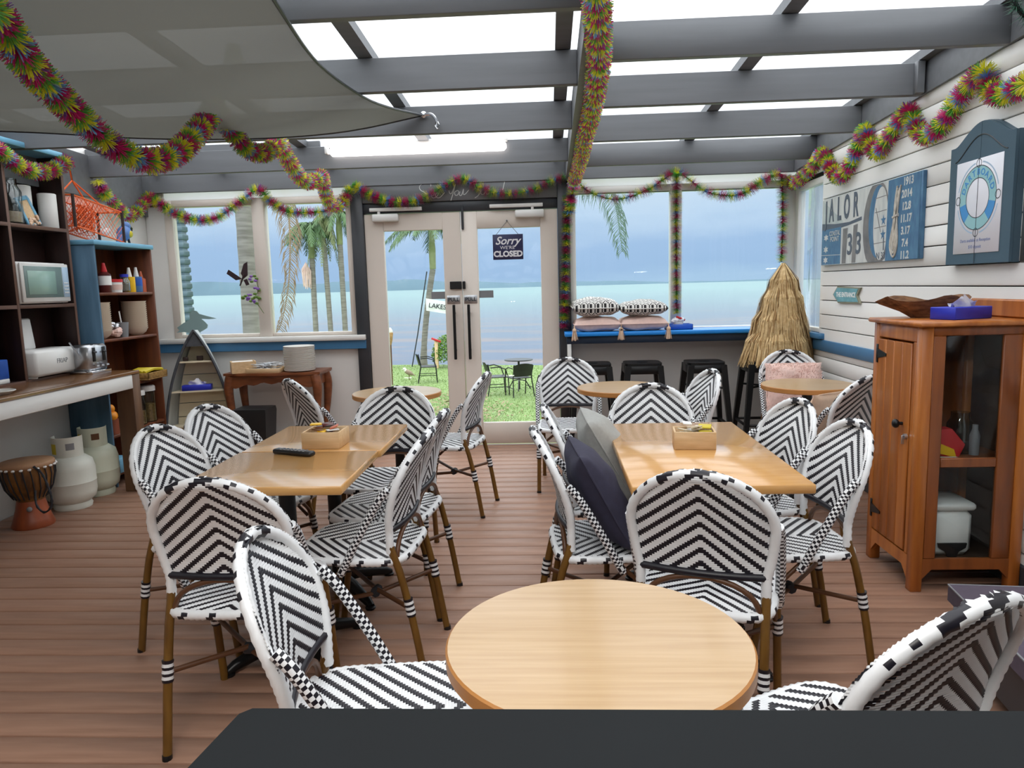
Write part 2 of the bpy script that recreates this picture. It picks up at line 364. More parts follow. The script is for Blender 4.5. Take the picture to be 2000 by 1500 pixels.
    def build(s, name, mats, parent=None, smooth=45, world=True):
        if not isinstance(mats, (list, tuple)): mats = [mats]
        vs = s.v; org = Vector((0, 0, 0))
        if parent is not None:
            if world: org = wl(parent)
        elif not name.startswith(STRUCT):
            xs = [p[0] for p in vs]; ys = [p[1] for p in vs]; zs = [p[2] for p in vs]
            org = Vector(((min(xs) + max(xs)) / 2, (min(ys) + max(ys)) / 2, min(zs)))
        if org.length > 0: vs = [(p[0] - org.x, p[1] - org.y, p[2] - org.z) for p in vs]
        me = bpy.data.meshes.new(name); me.from_pydata(vs, [], s.f)
        for q in mats: me.materials.append(q)
        if len(mats) > 1: me.polygons.foreach_set('material_index', s.m)
        if smooth:
            me.shade_smooth(); me.set_sharp_from_angle(angle=math.radians(smooth))
        me.update()
        o = bpy.data.objects.new(name, me); COL.objects.link(o)
        if parent is not None: o.parent = parent
        else: o.location = org
        return o
STRUCT = ('wall_', 'floor', 'ceiling', 'window_', 'door_', 'trim_', 'baseboard_', 'lake', 'lawn')
def tag(o, label=None, cat=None, group=None, kind=None):
    if label: o['label'] = label
    if cat: o['category'] = cat
    if group: o['group'] = group
    if kind: o['kind'] = kind
    return o
def thing(name, loc, label, cat, group=None, rz=0.0):
    o = bpy.data.objects.new(name, None); COL.objects.link(o); o.empty_display_size = 0.05
    o.location = loc; o.rotation_euler = (0, 0, rz)
    return tag(o, label, cat, group)
def struct(mb, name, mats, smooth=45):
    o = mb.build(name, mats, smooth=smooth); o['kind'] = 'structure'; return o
def copy_tree(o, parent=None):
    c = o.copy(); COL.objects.link(c)
    if parent is not None: c.parent = parent
    for ch in list(o.children): copy_tree(ch, c)
    return c
def cat_rom(pts, step):
    P = [Vector(p) for p in pts]; P = [P[0] * 2 - P[1]] + P + [P[-1] * 2 - P[-2]]; out = []
    for i in range(1, len(P) - 2):
        a, b, c, d = P[i - 1], P[i], P[i + 1], P[i + 2]; n = max(1, int((c - b).length / step))
        for k in range(n):
            t = k / n
            out.append(0.5 * ((2 * b) + (c - a) * t + (2 * a - 5 * b + 4 * c - d) * t * t + (3 * b - a - 3 * c + d) * t ** 3))
    out.append(P[-2]); return out
def xz(x, y, z): return Matrix(((1, 0, 0, x), (0, 0, -1, y), (0, 1, 0, z), (0, 0, 0, 1)))         # text on a wall facing -y
def yz(x, y, z): return Matrix(((0, 0, -1, x), (-1, 0, 0, y), (0, 1, 0, z), (0, 0, 0, 1)))        # text on a wall facing -x
# ================================================================= SETTING
XR, XL, YB = 2.12, -3.58, 6.47
def roofz(y): return 2.595 - 0.043 * y            # underside of the rafters
b = MB().box(XL - 0.1, XR + 0.1, -1.3, YB + 0.1, -0.16, -0.035)
floor = struct(b, 'floor', M['dark_gap'])
y = 2.533 - 29 * 0.1325
me_board = None
while y < YB - 0.02:
    if me_board is None:
        b = MB().box(-2.85, 2.85, 0.0, 0.1235, -0.032, 0.0, b=0.003)
        o = b.build('deck_board', M['deck'], floor, world=False); me_board = o.data
    else:
        o = bpy.data.objects.new('deck_board', me_board); COL.objects.link(o); o.parent = floor
    o.location = (-0.73, y, 0); y += 0.1325

# ---- back wall
b = MB()
b.box(XL, -1.71, YB, YB + 0.1, 0, 1.0); b.box(0.2, XR + 0.08, YB, YB + 0.1, 0, 1.0)
b.box(XL, -3.40, YB, YB + 0.1, 0.99, 2.40); b.box(XL, -3.44, YB, YB + 0.1, 2.20, 2.50)
for xa, xb in ((-3.44, -1.71), (0.2, XR + 0.08)): b.box(xa, xb, YB, YB + 0.1, 2.20, 2.258); b.box(xa, xb, YB, YB + 0.1, 2.384, 2.50)
wall_back = struct(b, 'wall_back', M['white'])
b = MB().box(-3.44, -1.71, YB + 0.01, YB + 0.016, 2.258, 2.384, b=.001); b.build('opal_panel', M['opal'], wall_back)
b = MB().box(0.2, XR + 0.08, YB + 0.01, YB + 0.016, 2.258, 2.384, b=.001); b.build('opal_panel', M['opal'], wall_back)
for i, (x0, x1) in enumerate(((-3.52, -1.63),)):
    struct(MB().box(x0, x1, YB - 0.06, YB, 0.905, 0.985), 'trim_1', M['blue_trim'])
    struct(MB().box(x0, x1, YB - 0.085, YB, 0.985, 1.03), 'trim_2', M['white'])
# dark frame round the doors with the painted greeting
b = MB(); b.box(-1.71, -1.602, YB - 0.05, YB + 0.08, 0, 2.42); b.box(0.095, 0.2, YB - 0.05, YB + 0.08, 0, 2.42)
b.box(-1.602, 0.095, YB - 0.03, YB + 0.08, 2.085, 2.17)
door_frame = struct(b, 'trim_3', M['charcoal2'])
strokes = [[(440, 270), (435, 215), (370, 200), (290, 220), (240, 270), (260, 330), (330, 370), (360, 410), (320, 460), (250, 470)],
 [(430, 430), (490, 415), (500, 385), (460, 385), (440, 430), (470, 465), (520, 455), (560, 415), (570, 385), (535, 385), (515, 430), (545, 465), (600, 455), (680, 380)],
 [(755, 345), (765, 395), (800, 395), (870, 240), (830, 380), (780, 520)], [(905, 350), (855, 380), (862, 430), (900, 430), (925, 380), (905, 350)],
 [(945, 370), (935, 430), (970, 435), (1010, 330), (1000, 420), (1040, 415), (1100, 350)],
 [(1240, 230), (1200, 270), (1220, 330), (1290, 360), (1300, 390), (1260, 450), (1200, 490)], [(1370, 340), (1310, 380), (1320, 430), (1370, 420), (1390, 360), (1370, 340)],
 [(1450, 340), (1400, 380), (1410, 430), (1450, 420), (1470, 360), (1450, 340)], [(1490, 420), (1505, 360), (1540, 350), (1548, 420), (1600, 400)], [(1755, 120), (1725, 240), (1690, 370)], [(1665, 425), (1668, 440)]]
MB().box(-1.602, 0.095, YB - 0.045, YB + 0.08, 2.172, 2.40).build('header_board', M['charcoal'], door_frame)
b = MB()
for st in strokes:
    pts = [(-1.10 + (800 + u / 9.09 - 825) / 221, YB - 0.046, 2.205 + (390 - 340 - v / 9.09) / 221) for u, v in st]
    b.tube(cat_rom(pts, 0.008), 0.0032, 5)
b.build('painted_greeting', M['chalk'], door_frame)['label'] = 'thin white handwriting See You Soon!'

# ---- windows
def window(name, frame_boxes, panes, fm):
    b = MB()
    for q in frame_boxes: b.box(*q)
    w = struct(b, name, fm)
    for q in panes: MB().box(*q, b=0.001).build('pane', M['glass'], w)
    return w
yf0, yf1 = YB - 0.012, YB + 0.07
w1 = window('window_1', [(-3.40, -3.33, yf0, yf1, 1.03, 2.255), (-2.60, -2.49, yf0 - 0.02, yf1, 1.03, 2.255), (-1.765, -1.71, yf0, yf1, 1.03, 2.255),
     (-3.33, -2.60, yf0, yf1, 2.195, 2.255), (-2.49, -1.765, yf0, yf1, 2.195, 2.255), (-3.33, -2.60, yf0, yf1, 1.03, 1.06), (-2.49, -1.765, yf0, yf1, 1.03, 1.06)],
     [(-3.33, -2.60, YB + 0.02, YB + 0.026, 1.06, 2.195), (-2.49, -1.765, YB + 0.02, YB + 0.026, 1.06, 2.195)], M['cream'])
w2 = window('window_2', [(0.2, 0.25, yf0, yf1, 1.0, 2.255), (1.065, 1.16, yf0 - 0.02, yf1, 1.0, 2.255), (2.03, XR + 0.02, yf0, yf1, 1.0, 2.255),
     (0.25, 1.065, yf0, yf1, 2.20, 2.255), (1.16, 2.03, yf0, yf1, 2.20, 2.255), (0.25, 1.065, yf0, yf1, 1.0, 1.03), (1.16, 2.03, yf0, yf1, 1.0, 1.03)],
     [(0.25, 1.065, YB + 0.02, YB + 0.026, 1.03, 2.20), (1.16, 2.03, YB + 0.02, YB + 0.026, 1.03, 2.20)], M['white'])
w3 = window('window_3', [(XR, XR + 0.06, 6.38, YB, 1.0, 2.20), (XR, XR + 0.06, 5.79, 5.83, 1.0, 2.20), (XR, XR + 0.06, 5.83, 6.38, 2.15, 2.20), (XR, XR + 0.06, 5.83, 6.38, 1.0, 1.035)],
     [(XR + 0.025, XR + 0.031, 5.83, 6.38, 1.035, 2.15)], M['white'])

# ---- right wall of lapped boards
b = MB(); b.box(XR + 0.006, XR + 0.1, -1.3, 5.79, 0, 2.62); b.box(XR + 0.006, XR + 0.1, 5.79, YB, 0, 0.995); b.box(XR + 0.006, XR + 0.1, 5.79, YB, 2.205, 2.40)
wall_right = struct(b, 'wall_right', M['dark_gap'])
for k in range(-15, 9):
    z0 = 1.687 + k * 0.1085 + 0.0035; z1 = z0 + 0.1025
    if z0 < 0.05: z0 = 0.05
    ye = 5.79 if (z1 > 1.0 and z0 < 2.2) else YB - 0.02
    if z1 > 2.28: ye = 6.4
    MB().box(XR - 0.012, XR + 0.008, -1.25, ye, z0, z1, b=0.003).build('board', M['white_board'], wall_right)
struct(MB().box(XR - 0.03, XR, -1.25, YB, 0, 0.12), 'baseboard_right', M['charcoal2'])
struct(MB().box(XR - 0.028, XR - 0.01, -1.25, 6.40, 0.868, 0.952), 'trim_4', M['blue_trim'])
struct(MB().box(XR - 0.055, XR + 0.01, 5.68, YB - 0.02, 0.958, 1.0), 'trim_5', M['blue_trim'])
# sloping charcoal plate along the top of the right wall
b = MB(); n = [(-1.25, roofz(-1.25) + 0.002), (YB, roofz(YB) + 0.002), (YB, roofz(YB) + 0.24), (-1.25, roofz(-1.25) + 0.24)]
b.prism(n, XR - 0.03, XR + 0.1, 'x'); struct(b, 'trim_6', M['charcoal'])

# ---- left wall
b = MB(); b.box(XL - 0.1, XL, -1.3, YB + 0.1, 0, 2.62)
wall_left = struct(b, 'wall_left', M['white'])
b = MB(); b.prism([(-1.25, 2.20), (5.9, 2.20), (YB, 2.12), (YB, 2.50), (-1.25, 2.66)], XL, XL + 0.03, 'x'); struct(b, 'trim_7', M['charcoal'])
struct(MB().box(XL, XL + 0.02, 5.95, YB, 0.905, 0.985), 'trim_8', M['blue_trim'])
# ---- wall behind the camera (the kitchen side)
b = MB().box(XL, XR, -1.3, -1.2, 0, 2.7); struct(b, 'wall_front', M['kitchen'])

# ---- ceiling: clear roof sheets, battens, rafters, ridge beam
b = MB(); zz = lambda y: roofz(y) + 0.225
b.prism([(-0.0, zz(0.0)), (YB + 0.25, zz(YB + 0.25)), (YB + 0.25, zz(YB + 0.25) + 0.004), (0.0, zz(0.0) + 0.004)], XL - 0.1, XR + 0.1, 'x')
ceiling = struct(b, 'ceiling', M['roof'])
b = MB(); b.prism([(-1.3, 2.60), (0.0, 2.60), (0.0, 2.84), (-1.3, 2.84)], XL - 0.1, XR + 0.1, 'x'); b.build('ceiling_panel', M['white'], ceiling)
MB().box(XL, -1.72, 5.68, 5.70, 2.50, 2.565).build('gap_blocking_strip', M['charcoal'], ceiling)  # added to block the bright roof gap above the left rafter
def rafter(x0, x1, yfar, h=0.168, t=0.045):
    b = MB(); z = roofz(yfar); b.box(x0, x1, yfar - t, yfar, z, z + h, b=0.003); b.build('rafter', M['charcoal'], ceiling)
for yy in (1.25, 2.06, 2.82, 3.58, 4.335, 5.14, 5.945): rafter(0.24, XR - 0.03, yy)
for yy in (1.2, 2.08, 2.985, 3.905, 4.77, 5.71): rafter(XL, 0.17, yy)
rafter(0.24, XR - 0.03, 6.46); rafter(XL, 0.17, 6.46)
for x in (-3.45, -2.86, -1.9, -0.95, 0.06, 1.08, 2.04):
    b = MB(); q = lambda y: roofz(y) + 0.170
    b.prism([(0.0, q(0.0)), (YB + 0.1, q(YB + 0.1)), (YB + 0.1, q(YB + 0.1) + 0.05), (0.0, q(0.0) + 0.05)], x, x + 0.078, 'x'); b.build('batten', M['charcoal'], ceiling)
b = MB(); q = lambda y: roofz(y) - 0.012
b.prism([(0.1, q(0.1)), (YB - 0.05, q(YB - 0.05)), (YB - 0.05, q(YB - 0.05) + 0.18), (0.1, q(0.1) + 0.18)], 0.17, 0.24, 'x'); b.build('ridge_beam', M['charcoal'], ceiling)
MB().box(2.03, 2.075, 4.25, 4.29, 2.41, 2.58).build('block', M['charcoal'], ceiling)

# ---- doors
def leaf(name, x0, x1, gx0, gx1, side):
    b = MB(); y0, y1 = YB - 0.02, YB + 0.03
    b.box(x0, gx0, y0, y1, 0.012, 2.078); b.box(gx1, x1, y0, y1, 0.012, 2.078)
    b.box(gx0, gx1, y0, y1, 1.93, 2.078); b.box(gx0, gx1, y0, y1, 0.012, 0.206)
    d = struct(b, name, M['cream'])
    MB().box(gx0, gx1, YB + 0.002, YB + 0.008, 0.206, 1.93, b=0.001).build('pane', M['glass'], d)
    hx = -0.83 if side < 0 else -0.70
    b = MB(); b.box(hx - 0.012, hx + 0.012, y0 - 0.055, y0 - 0.033, 0.79, 1.275)
    b.box(hx - 0.01, hx + 0.01, y0 - 0.04, y0 + 0.002, 0.86, 0.88); b.box(hx - 0.01, hx + 0.01, y0 - 0.04, y0 + 0.002, 1.19, 1.21); b.build('handle', M['blackmetal'], d)
    px = -0.835 if side < 0 else -0.683
    p = MB().box(px - 0.058, px + 0.058, y0 - 0.004, y0 + 0.001, 1.282, 1.355, b=0.001).build('push_plate', M['steel'], d)
    MB().text('PULL', 0.045, xz(px, y0 - 0.005, 1.318), off=0.001).build('lettering', M['ink'], p)
    lx0, lx1 = (-0.862, -0.758) if side < 0 else (-0.750, -0.725)
    MB().box(lx0, lx1, y0 - 0.02, y0, 1.41, 1.478).build('lock_case', M['black'], d)
    gx = (-1.035, -0.911) if side < 0 else (-0.608, -0.482)
    MB().box(gx[0], gx[1], YB - 0.002, YB + 0.002, 1.328, 1.392, b=0.0005).build('glass_sticker', M['grey'], d)
    cx0, cx1 = (-1.52, -1.29) if side < 0 else (-0.27, -0.02)
    c = MB().box(cx0, cx1, y0 - 0.05, y0, 2.01, 2.075, b=0.008).build('door_closer', M['white_app'], d)
    ax0, ax1 = (-1.54, -1.08) if side < 0 else (-0.49, -0.03)
    b = MB(); b.box(ax0, ax1, y0 - 0.045, y0 - 0.015, 2.098, 2.128, b=0.003)
    px_ = cx0 + 0.06 if side < 0 else cx1 - 0.1
    b.box(px_ - 0.012, px_ + 0.012, y0 - 0.04, y0 - 0.02, 2.07, 2.10); b.build('closer_arm', M['white_app'], c)
    if side > 0: MB().box(-0.742, -0.722, y0 - 0.016, y0, 1.925, 2.135).build('flush_bolt', M['charcoal2'], d)
    return d
d1 = leaf('door_1', -1.60, -0.756, -1.434, -0.911, -1); d2 = leaf('door_2', -0.750, 0.093, -0.608, -0.057, 1)

# ================================================================= OUTSIDE
b = MB(); b.add([(-30, 6.6, -1.0), (30, 6.6, -1.0), (30, 21.6, -1.0), (0, 22.2, -1.0), (-4, 23.2, -1.0), (-30, 25.0, -1.0), (-30, 25.2, -1.3), (-4, 23.4, -1.3), (0, 22.4, -1.3), (30, 21.8, -1.3)],
      [[0, 1, 2, 3, 4, 5], [5, 4, 7, 6], [4, 3, 8, 7], [3, 2, 9, 8]])
lawn = struct(b, 'lawn', M['grass'], 0)
b = MB()
for i in range(26000):
    t = rnd.random(); yy = 12 + 11.0 * t ** 1.2; xx = rnd.uniform(-0.29 * yy + 0.3, 0.04 * yy)
    if yy > 22 - 0.28 * xx: continue
    h = rnd.uniform(0.015, 0.04); a = rnd.uniform(0, PI); w = 0.003 + 0.0003 * yy; dx, dy = math.cos(a) * w, math.sin(a) * w
    b.add([(xx - dx, yy - dy, -1.001), (xx + dx, yy + dy, -1.001), (xx + rnd.uniform(-.03, .03), yy + rnd.uniform(-.03, .03), -1 + h)], [[0, 1, 2]])
b.build('grass_blades', M['blade'], lawn, smooth=0)['kind'] = 'stuff'
b = MB()
for i in range(900):
    if rnd.random() < 0.5: xx, yy = -2.1 + rnd.gauss(0, .35), 14.9 + rnd.gauss(0, 1.0)
    else: xx, yy = -1.35 + rnd.gauss(0, .4), 13.6 + rnd.gauss(0, .9)
    a = rnd.uniform(0, 6.3); r = rnd.uniform(.02, .05)
    b.add([(xx + r * math.cos(a + k * 1.57) * (1 if k % 2 else .5), yy + r * math.sin(a + k * 1.57) * (1 if k % 2 else .5), -0.945 + rnd.uniform(-.01, .02)) for k in range(4)], [[0, 1, 2, 3]])
b.build('leaf_litter', M['litter'], lawn, smooth=0)['kind'] = 'stuff'
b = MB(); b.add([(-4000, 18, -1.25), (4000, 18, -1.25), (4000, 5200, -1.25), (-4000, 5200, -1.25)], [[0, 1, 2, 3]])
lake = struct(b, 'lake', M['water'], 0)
# far shore
hp = []
b = MB(); pts = []
for i in range(161):
    x = -2600 + i * 30.0
    h = 30 * max(0.0, min(1, (900 - x) / 2000)) + 5 + 3.5 * math.sin(x * .011) + 2.5 * math.sin(x * .031 + 1) + 1.2 * math.sin(x * .09)
    if x > -350: h *= max(0.25, 1 - (x + 350) / 1100)
    pts.append((x, max(2.0, h)))
vs = []
for x, h in pts: vs += [(x, 2050, -1.3), (x, 2090, h), (x, 2400, h * 0.9), (x, 2500, -1.3)]
fs = []
for i in range(160):
    for k in range(3): fs.append([4 * i + k, 4 * i + 4 + k, 4 * i + 5 + k, 4 * i + 1 + k])
b.add(vs, fs); sh = b.build('far_shore', M['hills'])
tag(sh, 'low hazy blue green wooded shore across the lake', 'shore')

def leaflets(b, path, L, droop, n, w, m=0, side_z=0.25, taper=True):
    k = len(path)
    for i in range(n):
        t = 0.12 + 0.88 * i / n; q = t * (k - 1); a = int(q); p = path[a].lerp(path[min(a + 1, k - 1)], q - a)
        d = (path[min(a + 1, k - 1)] - path[max(a - 1, 0)]).normalized()
        side = d.cross(Vector((0, 0, 1))); side = side.normalized() if side.length > 0.15 else Vector((1, 0, 0))
        ll = L * (math.sin(PI * min(1, 0.15 + 0.85 * t)) ** 0.6 if taper else 1) * rnd.uniform(.8, 1.1)
        for sg in (-1, 1):
            tip = p + (side * sg * rnd.uniform(.6, 1) + d * rnd.uniform(.5, .9)) * ll * .75 + Vector((0, 0, -droop * ll * rnd.uniform(.6, 1.2)))
            mid = p.lerp(tip, .5) + Vector((0, 0, side_z * ll * .3)); ww = d * w
            b.add([p - ww, p + ww, mid + ww, tip, mid - ww], [[0, 1, 2, 4], [4, 2, 3]], m)
def frond_path(o, az, L, rise, fall, n=14):
    return [Vector((o[0] + math.cos(az) * L * t, o[1] + math.sin(az) * L * t, o[2] + rise * t - fall * t * t)) for t in [i / n for i in range(n + 1)]]
def palm(name, base, ht, r, lean, label, nfr, L, rise, fall, shaft=0.0, group=None, fm='palm_green', wid=.02, LL=.5, fd=0.7):
    t = thing(name, base, label, 'palm tree', group)
    n = 28; path = [(base[0] + lean[0] * (i / n) ** 1.5, base[1] + lean[1] * (i / n) ** 1.5, base[2] - 0.02 + ht * i / n) for i in range(n + 1)]
    MB().tube(path, [r * (1.25 - .35 * min(1, i / 6)) * (1.0 if i % 2 else .95) for i in range(n + 1)], 12).build('trunk', M['palm_trunk'], t)
    top = Vector(path[-1])
    if shaft > 0:
        MB().tube([top, top + Vector((0, 0, shaft * .5)), top + Vector((0, 0, shaft))], [r * .95, r * 1.05, r * .6], 12).build('crownshaft', M['palm_shaft'], t)
        top = top + Vector((0, 0, shaft))
    for i in range(nfr):
        az = 2 * PI * i / nfr + rnd.uniform(-.2, .2); b = MB()
        p = frond_path(top, az, L * rnd.uniform(.85, 1.1), rise * rnd.uniform(.7, 1.2), fall * rnd.uniform(.85, 1.15))
        b.tube(p, [.022 - .016 * k / 14 for k in range(15)], 5); leaflets(b, p, LL, fd, 34, wid); b.build('frond', M[fm], t, smooth=0)
    return t
palm('palm_tree', (-4.02, 23.0, -1.0), 3.05, 0.105, (0.42, 0, 0), 'slender palm seen through the left door pane, fronds cut by its top', 11, 1.5, .9, 1.35, 1.25, 'palms on the bank', LL=.42)
palm('palm_tree', (-7.52, 23.2, -1.0), 3.5, 0.10, (0.02, 0, 0), 'palm with dense green crown and pink flower, left of three palms in left window', 15, .85, .55, 1.25, 1.05, 'palms on the bank', LL=.36)
b = MB()
for i in range(60):
    a = rnd.uniform(0, 6.28); q = Vector((-7.66, 23.05, 2.35)); e = q + Vector((math.cos(a) * .12, math.sin(a) * .12, -rnd.uniform(.4, .85)))
    b.tube([q, q.lerp(e, .5) + Vector((math.cos(a) * .08, math.sin(a) * .08, 0)), e], .012, 4)
pf = [o for o in COL.objects if o.name.startswith('palm_tree')][-1]
b.build('flower_spray', M['pinkflower'], pf)
palm('palm_tree', (-7.02, 23.2, -1.0), 4.3, 0.095, (-0.08, 0, 0), 'pale palm with thin trunk, middle of three palms in left window', 8, .6, .5, 1.9, 0.5, 'palms on the bank', fm='palm_shaft', LL=.3)
palm('palm_tree', (-6.55, 23.2, -1.0), 3.9, 0.1, (-0.02, 0, 0), 'palm with drooping fronds, nearest the dark door post of three palms in left window', 8, .85, .45, 1.2, 1.0, 'palms on the bank', LL=.3)
big = palm('palm_tree', (-3.75, 9.0, -1.0), 5.0, 0.115, (0.04, 0, 0), 'thick grey ringed palm trunk close outside the left window, dead frond beside it', 0, 1.6, 1.2, 1.0, 0.4, 'palms by the wall')
# ribbed teal column
t = thing('ribbed_column', (-4.57, 9.0, -1.0), 'tall teal ribbed column outside at left edge of the left window', 'column')
b = MB(); b.cbox((-4.57, 9.0, .9), (.13, .13, 3.8)); b.build('core', M['teal_post'], t)
proto = None
for i in range(38):
    if proto is None:
        proto = MB().box(-.082, .082, -.082, .082, 0, .072, b=.012).build('ring', M['teal_post'], t, world=False); o = proto
    else: o = proto.copy(); COL.objects.link(o)
    o.location = (0, 0, 0.0 + i * .1)
# hanging fronds just outside
def hang_frond(name, pts, L, matn, label, n=46, w=.006, t0=.05):
    p = [v for v in cat_rom(pts, .06)]
    b = MB()
    for i in range(n):
        t = t0 + (1 - t0) * i / n; q = t * (len(p) - 1); a = int(q); c = p[a].lerp(p[min(a + 1, len(p) - 1)], q - a); ll = L * (1.1 - .75 * (t - t0) / (1 - t0))
        for sg in (-1, 1):
            tip = c + Vector((sg * ll * rnd.uniform(.25, .55), rnd.uniform(-.12, .12) * ll, -ll * rnd.uniform(.6, 1.0)))
            mid = c.lerp(tip, .5) + Vector((sg * ll * .1, 0, .05 * ll)); b.add([c + Vector((0, 0, w)), c - Vector((0, 0, w)), mid - Vector((w, 0, 0)), tip, mid + Vector((w, 0, 0))], [[0, 1, 2, 4], [4, 2, 3]])
    o = MB().tube(p, [.02 - .016 * i / len(p) for i in range(len(p))], 5).build(name, M[matn], big); o['label'] = label
    b.build('leaflets', M[matn], o, smooth=0)['kind'] = 'stuff'
    return o
hang_frond('dead_palm_frond', [(-3.72, 9.0, 4.2), (-3.5, 9.0, 3.9), (-3.3, 9.0, 2.9), (-3.17, 9, 2.4), (-3.2, 9, 1.7), (-3.3, 9, 1.2), (-3.39, 9, .95)], .45, 'palm_dry', 'dry brown palm frond hanging outside the left window', 120, .007)
hang_frond('palm_frond', [(-3.7, 9.0, 4.2), (-3.2, 9.0, 3.1), (-2.3, 8.9, 2.76), (-.9, 8.7, 2.73), (.2, 8.6, 2.70), (.60, 8.5, 2.62), (.77, 8.5, 2.35), (.84, 8.5, 1.95), (.86, 8.5, 1.78)], .42, 'palm_frond2', 'long green frond hanging in the pane left of the garland post', 70, .006, .80)

# lawn furniture
def garden_chair_proto():
    t = thing('garden_chair', (0, 0, 0), 'x', 'chair', 'black chairs on the lawn')
    r = .013
    for s in (-1, 1):
        MB().tube([(s * .24, .22, 0), (s * .25, .20, .40), (s * .26, .14, .60), (s * .26, -.02, .655), (s * .24, -.20, .64)], r, 6).build('leg', M['blackmetal'], t)
        MB().tube([(s * .25, -.27, 0), (s * .22, -.19, .42), (s * .21, -.25, .72)], r, 6).build('leg', M['blackmetal'], t)
        MB().tube([(s * .245, .21, .2), (s * .235, -.23, .2)], .009, 6).build('stretcher', M['blackmetal'], t)
    MB().box(-.23, .23, -.2, .22, .405, .425, b=.01).build('seat', M['black'], t)
    b = MB(); vs = []; fs = []
    for i in range(9):
        for j in range(7):
            u = -1 + 2 * i / 8; w = j / 6; vs.append((u * (.22 + .02 * w), -.19 - .07 * w - .05 * (1 - u * u), .46 + .29 * w - .05 * w * u * u))
    for i in range(8):
        for j in range(6): fs.append([i * 7 + j, i * 7 + 7 + j, i * 7 + 8 + j, i * 7 + 1 + j])
    k = len(vs); vs += [(x, y - .014, z) for x, y, z in vs]; fs += [[k + q for q in f[::-1]] for f in fs]
    b.add(vs, fs); b.build('backrest', M['black'], t)
    return t
gc = garden_chair_proto(); first = True
for (x, y, th, lb) in ((-3.16, 18.75, -80, 'black metal garden chair by itself on the lawn, behind the left door pane'),
                       (-1.18, 16.3, -75, 'black garden chair at left of the outdoor round table, cut by the door stile'),
                       (-0.68, 16.05, 25, 'black garden chair with its back to us in front of the outdoor table'),
                       (-0.02, 15.0, 75, 'black garden chair right of the outdoor table, mostly behind the door stile')):
    o = gc if first else copy_tree(gc); first = False
    o.location = (x, y, -1.0); o.rotation_euler = (0, 0, math.radians(th)); o['label'] = lb
t = thing('garden_table', (-0.72, 17.0, -1.0), 'small round black outdoor table on the lawn', 'table')
MB().lathe([(0.0, .70), (.33, .70), (.34, .712), (.33, .724), (0.0, .724)], (-.72, 17.0, -1.0), 24).build('tabletop', M['blackmetal'], t)
MB().tube([(-.72, 17, -.99), (-.72, 17, -.29)], .025, 8).build('pole', M['blackmetal'], t)
for k in range(3):
    a = 2 * PI * k / 3 + .5
    MB().tube([(-.72, 17, -.75), (-.72 + .18 * math.cos(a), 17 + .18 * math.sin(a), -.80), (-.72 + .3 * math.cos(a), 17 + .3 * math.sin(a), -1.0)], .014, 6).build('leg', M['blackmetal'], t)
t = thing('garden_torch', (-4.03, 18.3, -1.0), 'bamboo garden torch on a tall pole at left of the lawn', 'torch')
MB().tube([(-4.03, 18.3, -1.01), (-4.02, 18.3, .05)], .02, 8).build('pole', M['cane'], t)
MB().lathe([(.02, 0), (.05, .12), (.075, .3), (.06, .32), (0, .33)], (-4.02, 18.3, .03), 12).build('holder', M['straw2'], t)
MB().lathe([(.06, 0), (.065, .05), (.03, .12), (0, .13)], (-4.02, 18.3, .34), 12).build('canister', M['bird_white'], t)
t = thing('garden_sign', (-3.43, 22.0, -1.0), 'pale wooden post with small red arm board beside the shrub', 'sign')
MB().box(-3.48, -3.38, 21.95, 22.05, -1.0, -.14).build('post', M['palewood'], t)
b = MB(); b.T = Matrix.Translation((-3.42, 21.93, -.13)) @ Matrix.Rotation(math.radians(22), 4, 'Y'); b.box(-.15, .15, -.02, .02, -.03, .03); b.build('board', M['red'], t)
t = thing('shrub', (-3.05, 22.3, -1.0), 'round green shrub on the lawn edge behind the door stile', 'shrub')
b = MB()
for i in range(1700):
    a = rnd.uniform(0, 6.283); ph = math.acos(rnd.uniform(-.3, 1)); rr = rnd.uniform(.75, 1.05)
    c = Vector((-3.05 + .55 * rr * math.sin(ph) * math.cos(a), 22.3 + .5 * rr * math.sin(ph) * math.sin(a), -.62 + .62 * rr * math.cos(ph)))
    d = Vector((rnd.gauss(0, 1), rnd.gauss(0, 1), rnd.gauss(0, 1))).normalized(); e = d.orthogonal().normalized(); s = rnd.uniform(.03, .07)
    b.add([c - e * s * .4, c + d * s, c + e * s * .4, c - d * s], [[0, 1, 2, 3]])
b.build('foliage', M['shrub'], t, smooth=0)['kind'] = 'stuff'
MB().tube([(-3.05, 22.3, -1.02), (-3.05, 22.3, -.5)], .05, 8).build('stem', M['palm_trunk'], t)
t = thing('lapwing_bird', (-3.8, 19.3, -1.0), 'brown and white bird standing on the grass near the torch', 'bird')
b = MB(); b.T = Matrix.Translation((-3.79, 19.3, -.80)) @ Matrix.Rotation(math.radians(28), 4, 'Y'); b.ball((0, 0, 0), (.14, .06, .065)); b.add([(.1, -.03, .02), (.1, .03, .02), (.24, .015, 0), (.24, -.015, 0), (.1, 0, -.02)], [[0, 1, 2, 3], [0, 3, 4], [1, 4, 2], [3, 2, 4]]); b.build('body', M['bird_brown'], t)
b = MB(); b.ball((-3.9, 19.3, -.705), .042); b.tube([(-3.9, 19.3, -.71), (-3.86, 19.3, -.76)], [.035, .05], 8); b.tube([(-3.93, 19.3, -.71), (-3.98, 19.3, -.715)], [.012, .003], 6); b.build('head', M['bird_white'], t)
for s in (-.02, .02): MB().tube([(-3.78, 19.3 + s, -.85), (-3.785, 19.3 + s, -.93), (-3.775, 19.3 + s, -1.0)], .007, 5).build('leg', M['cane'], t)
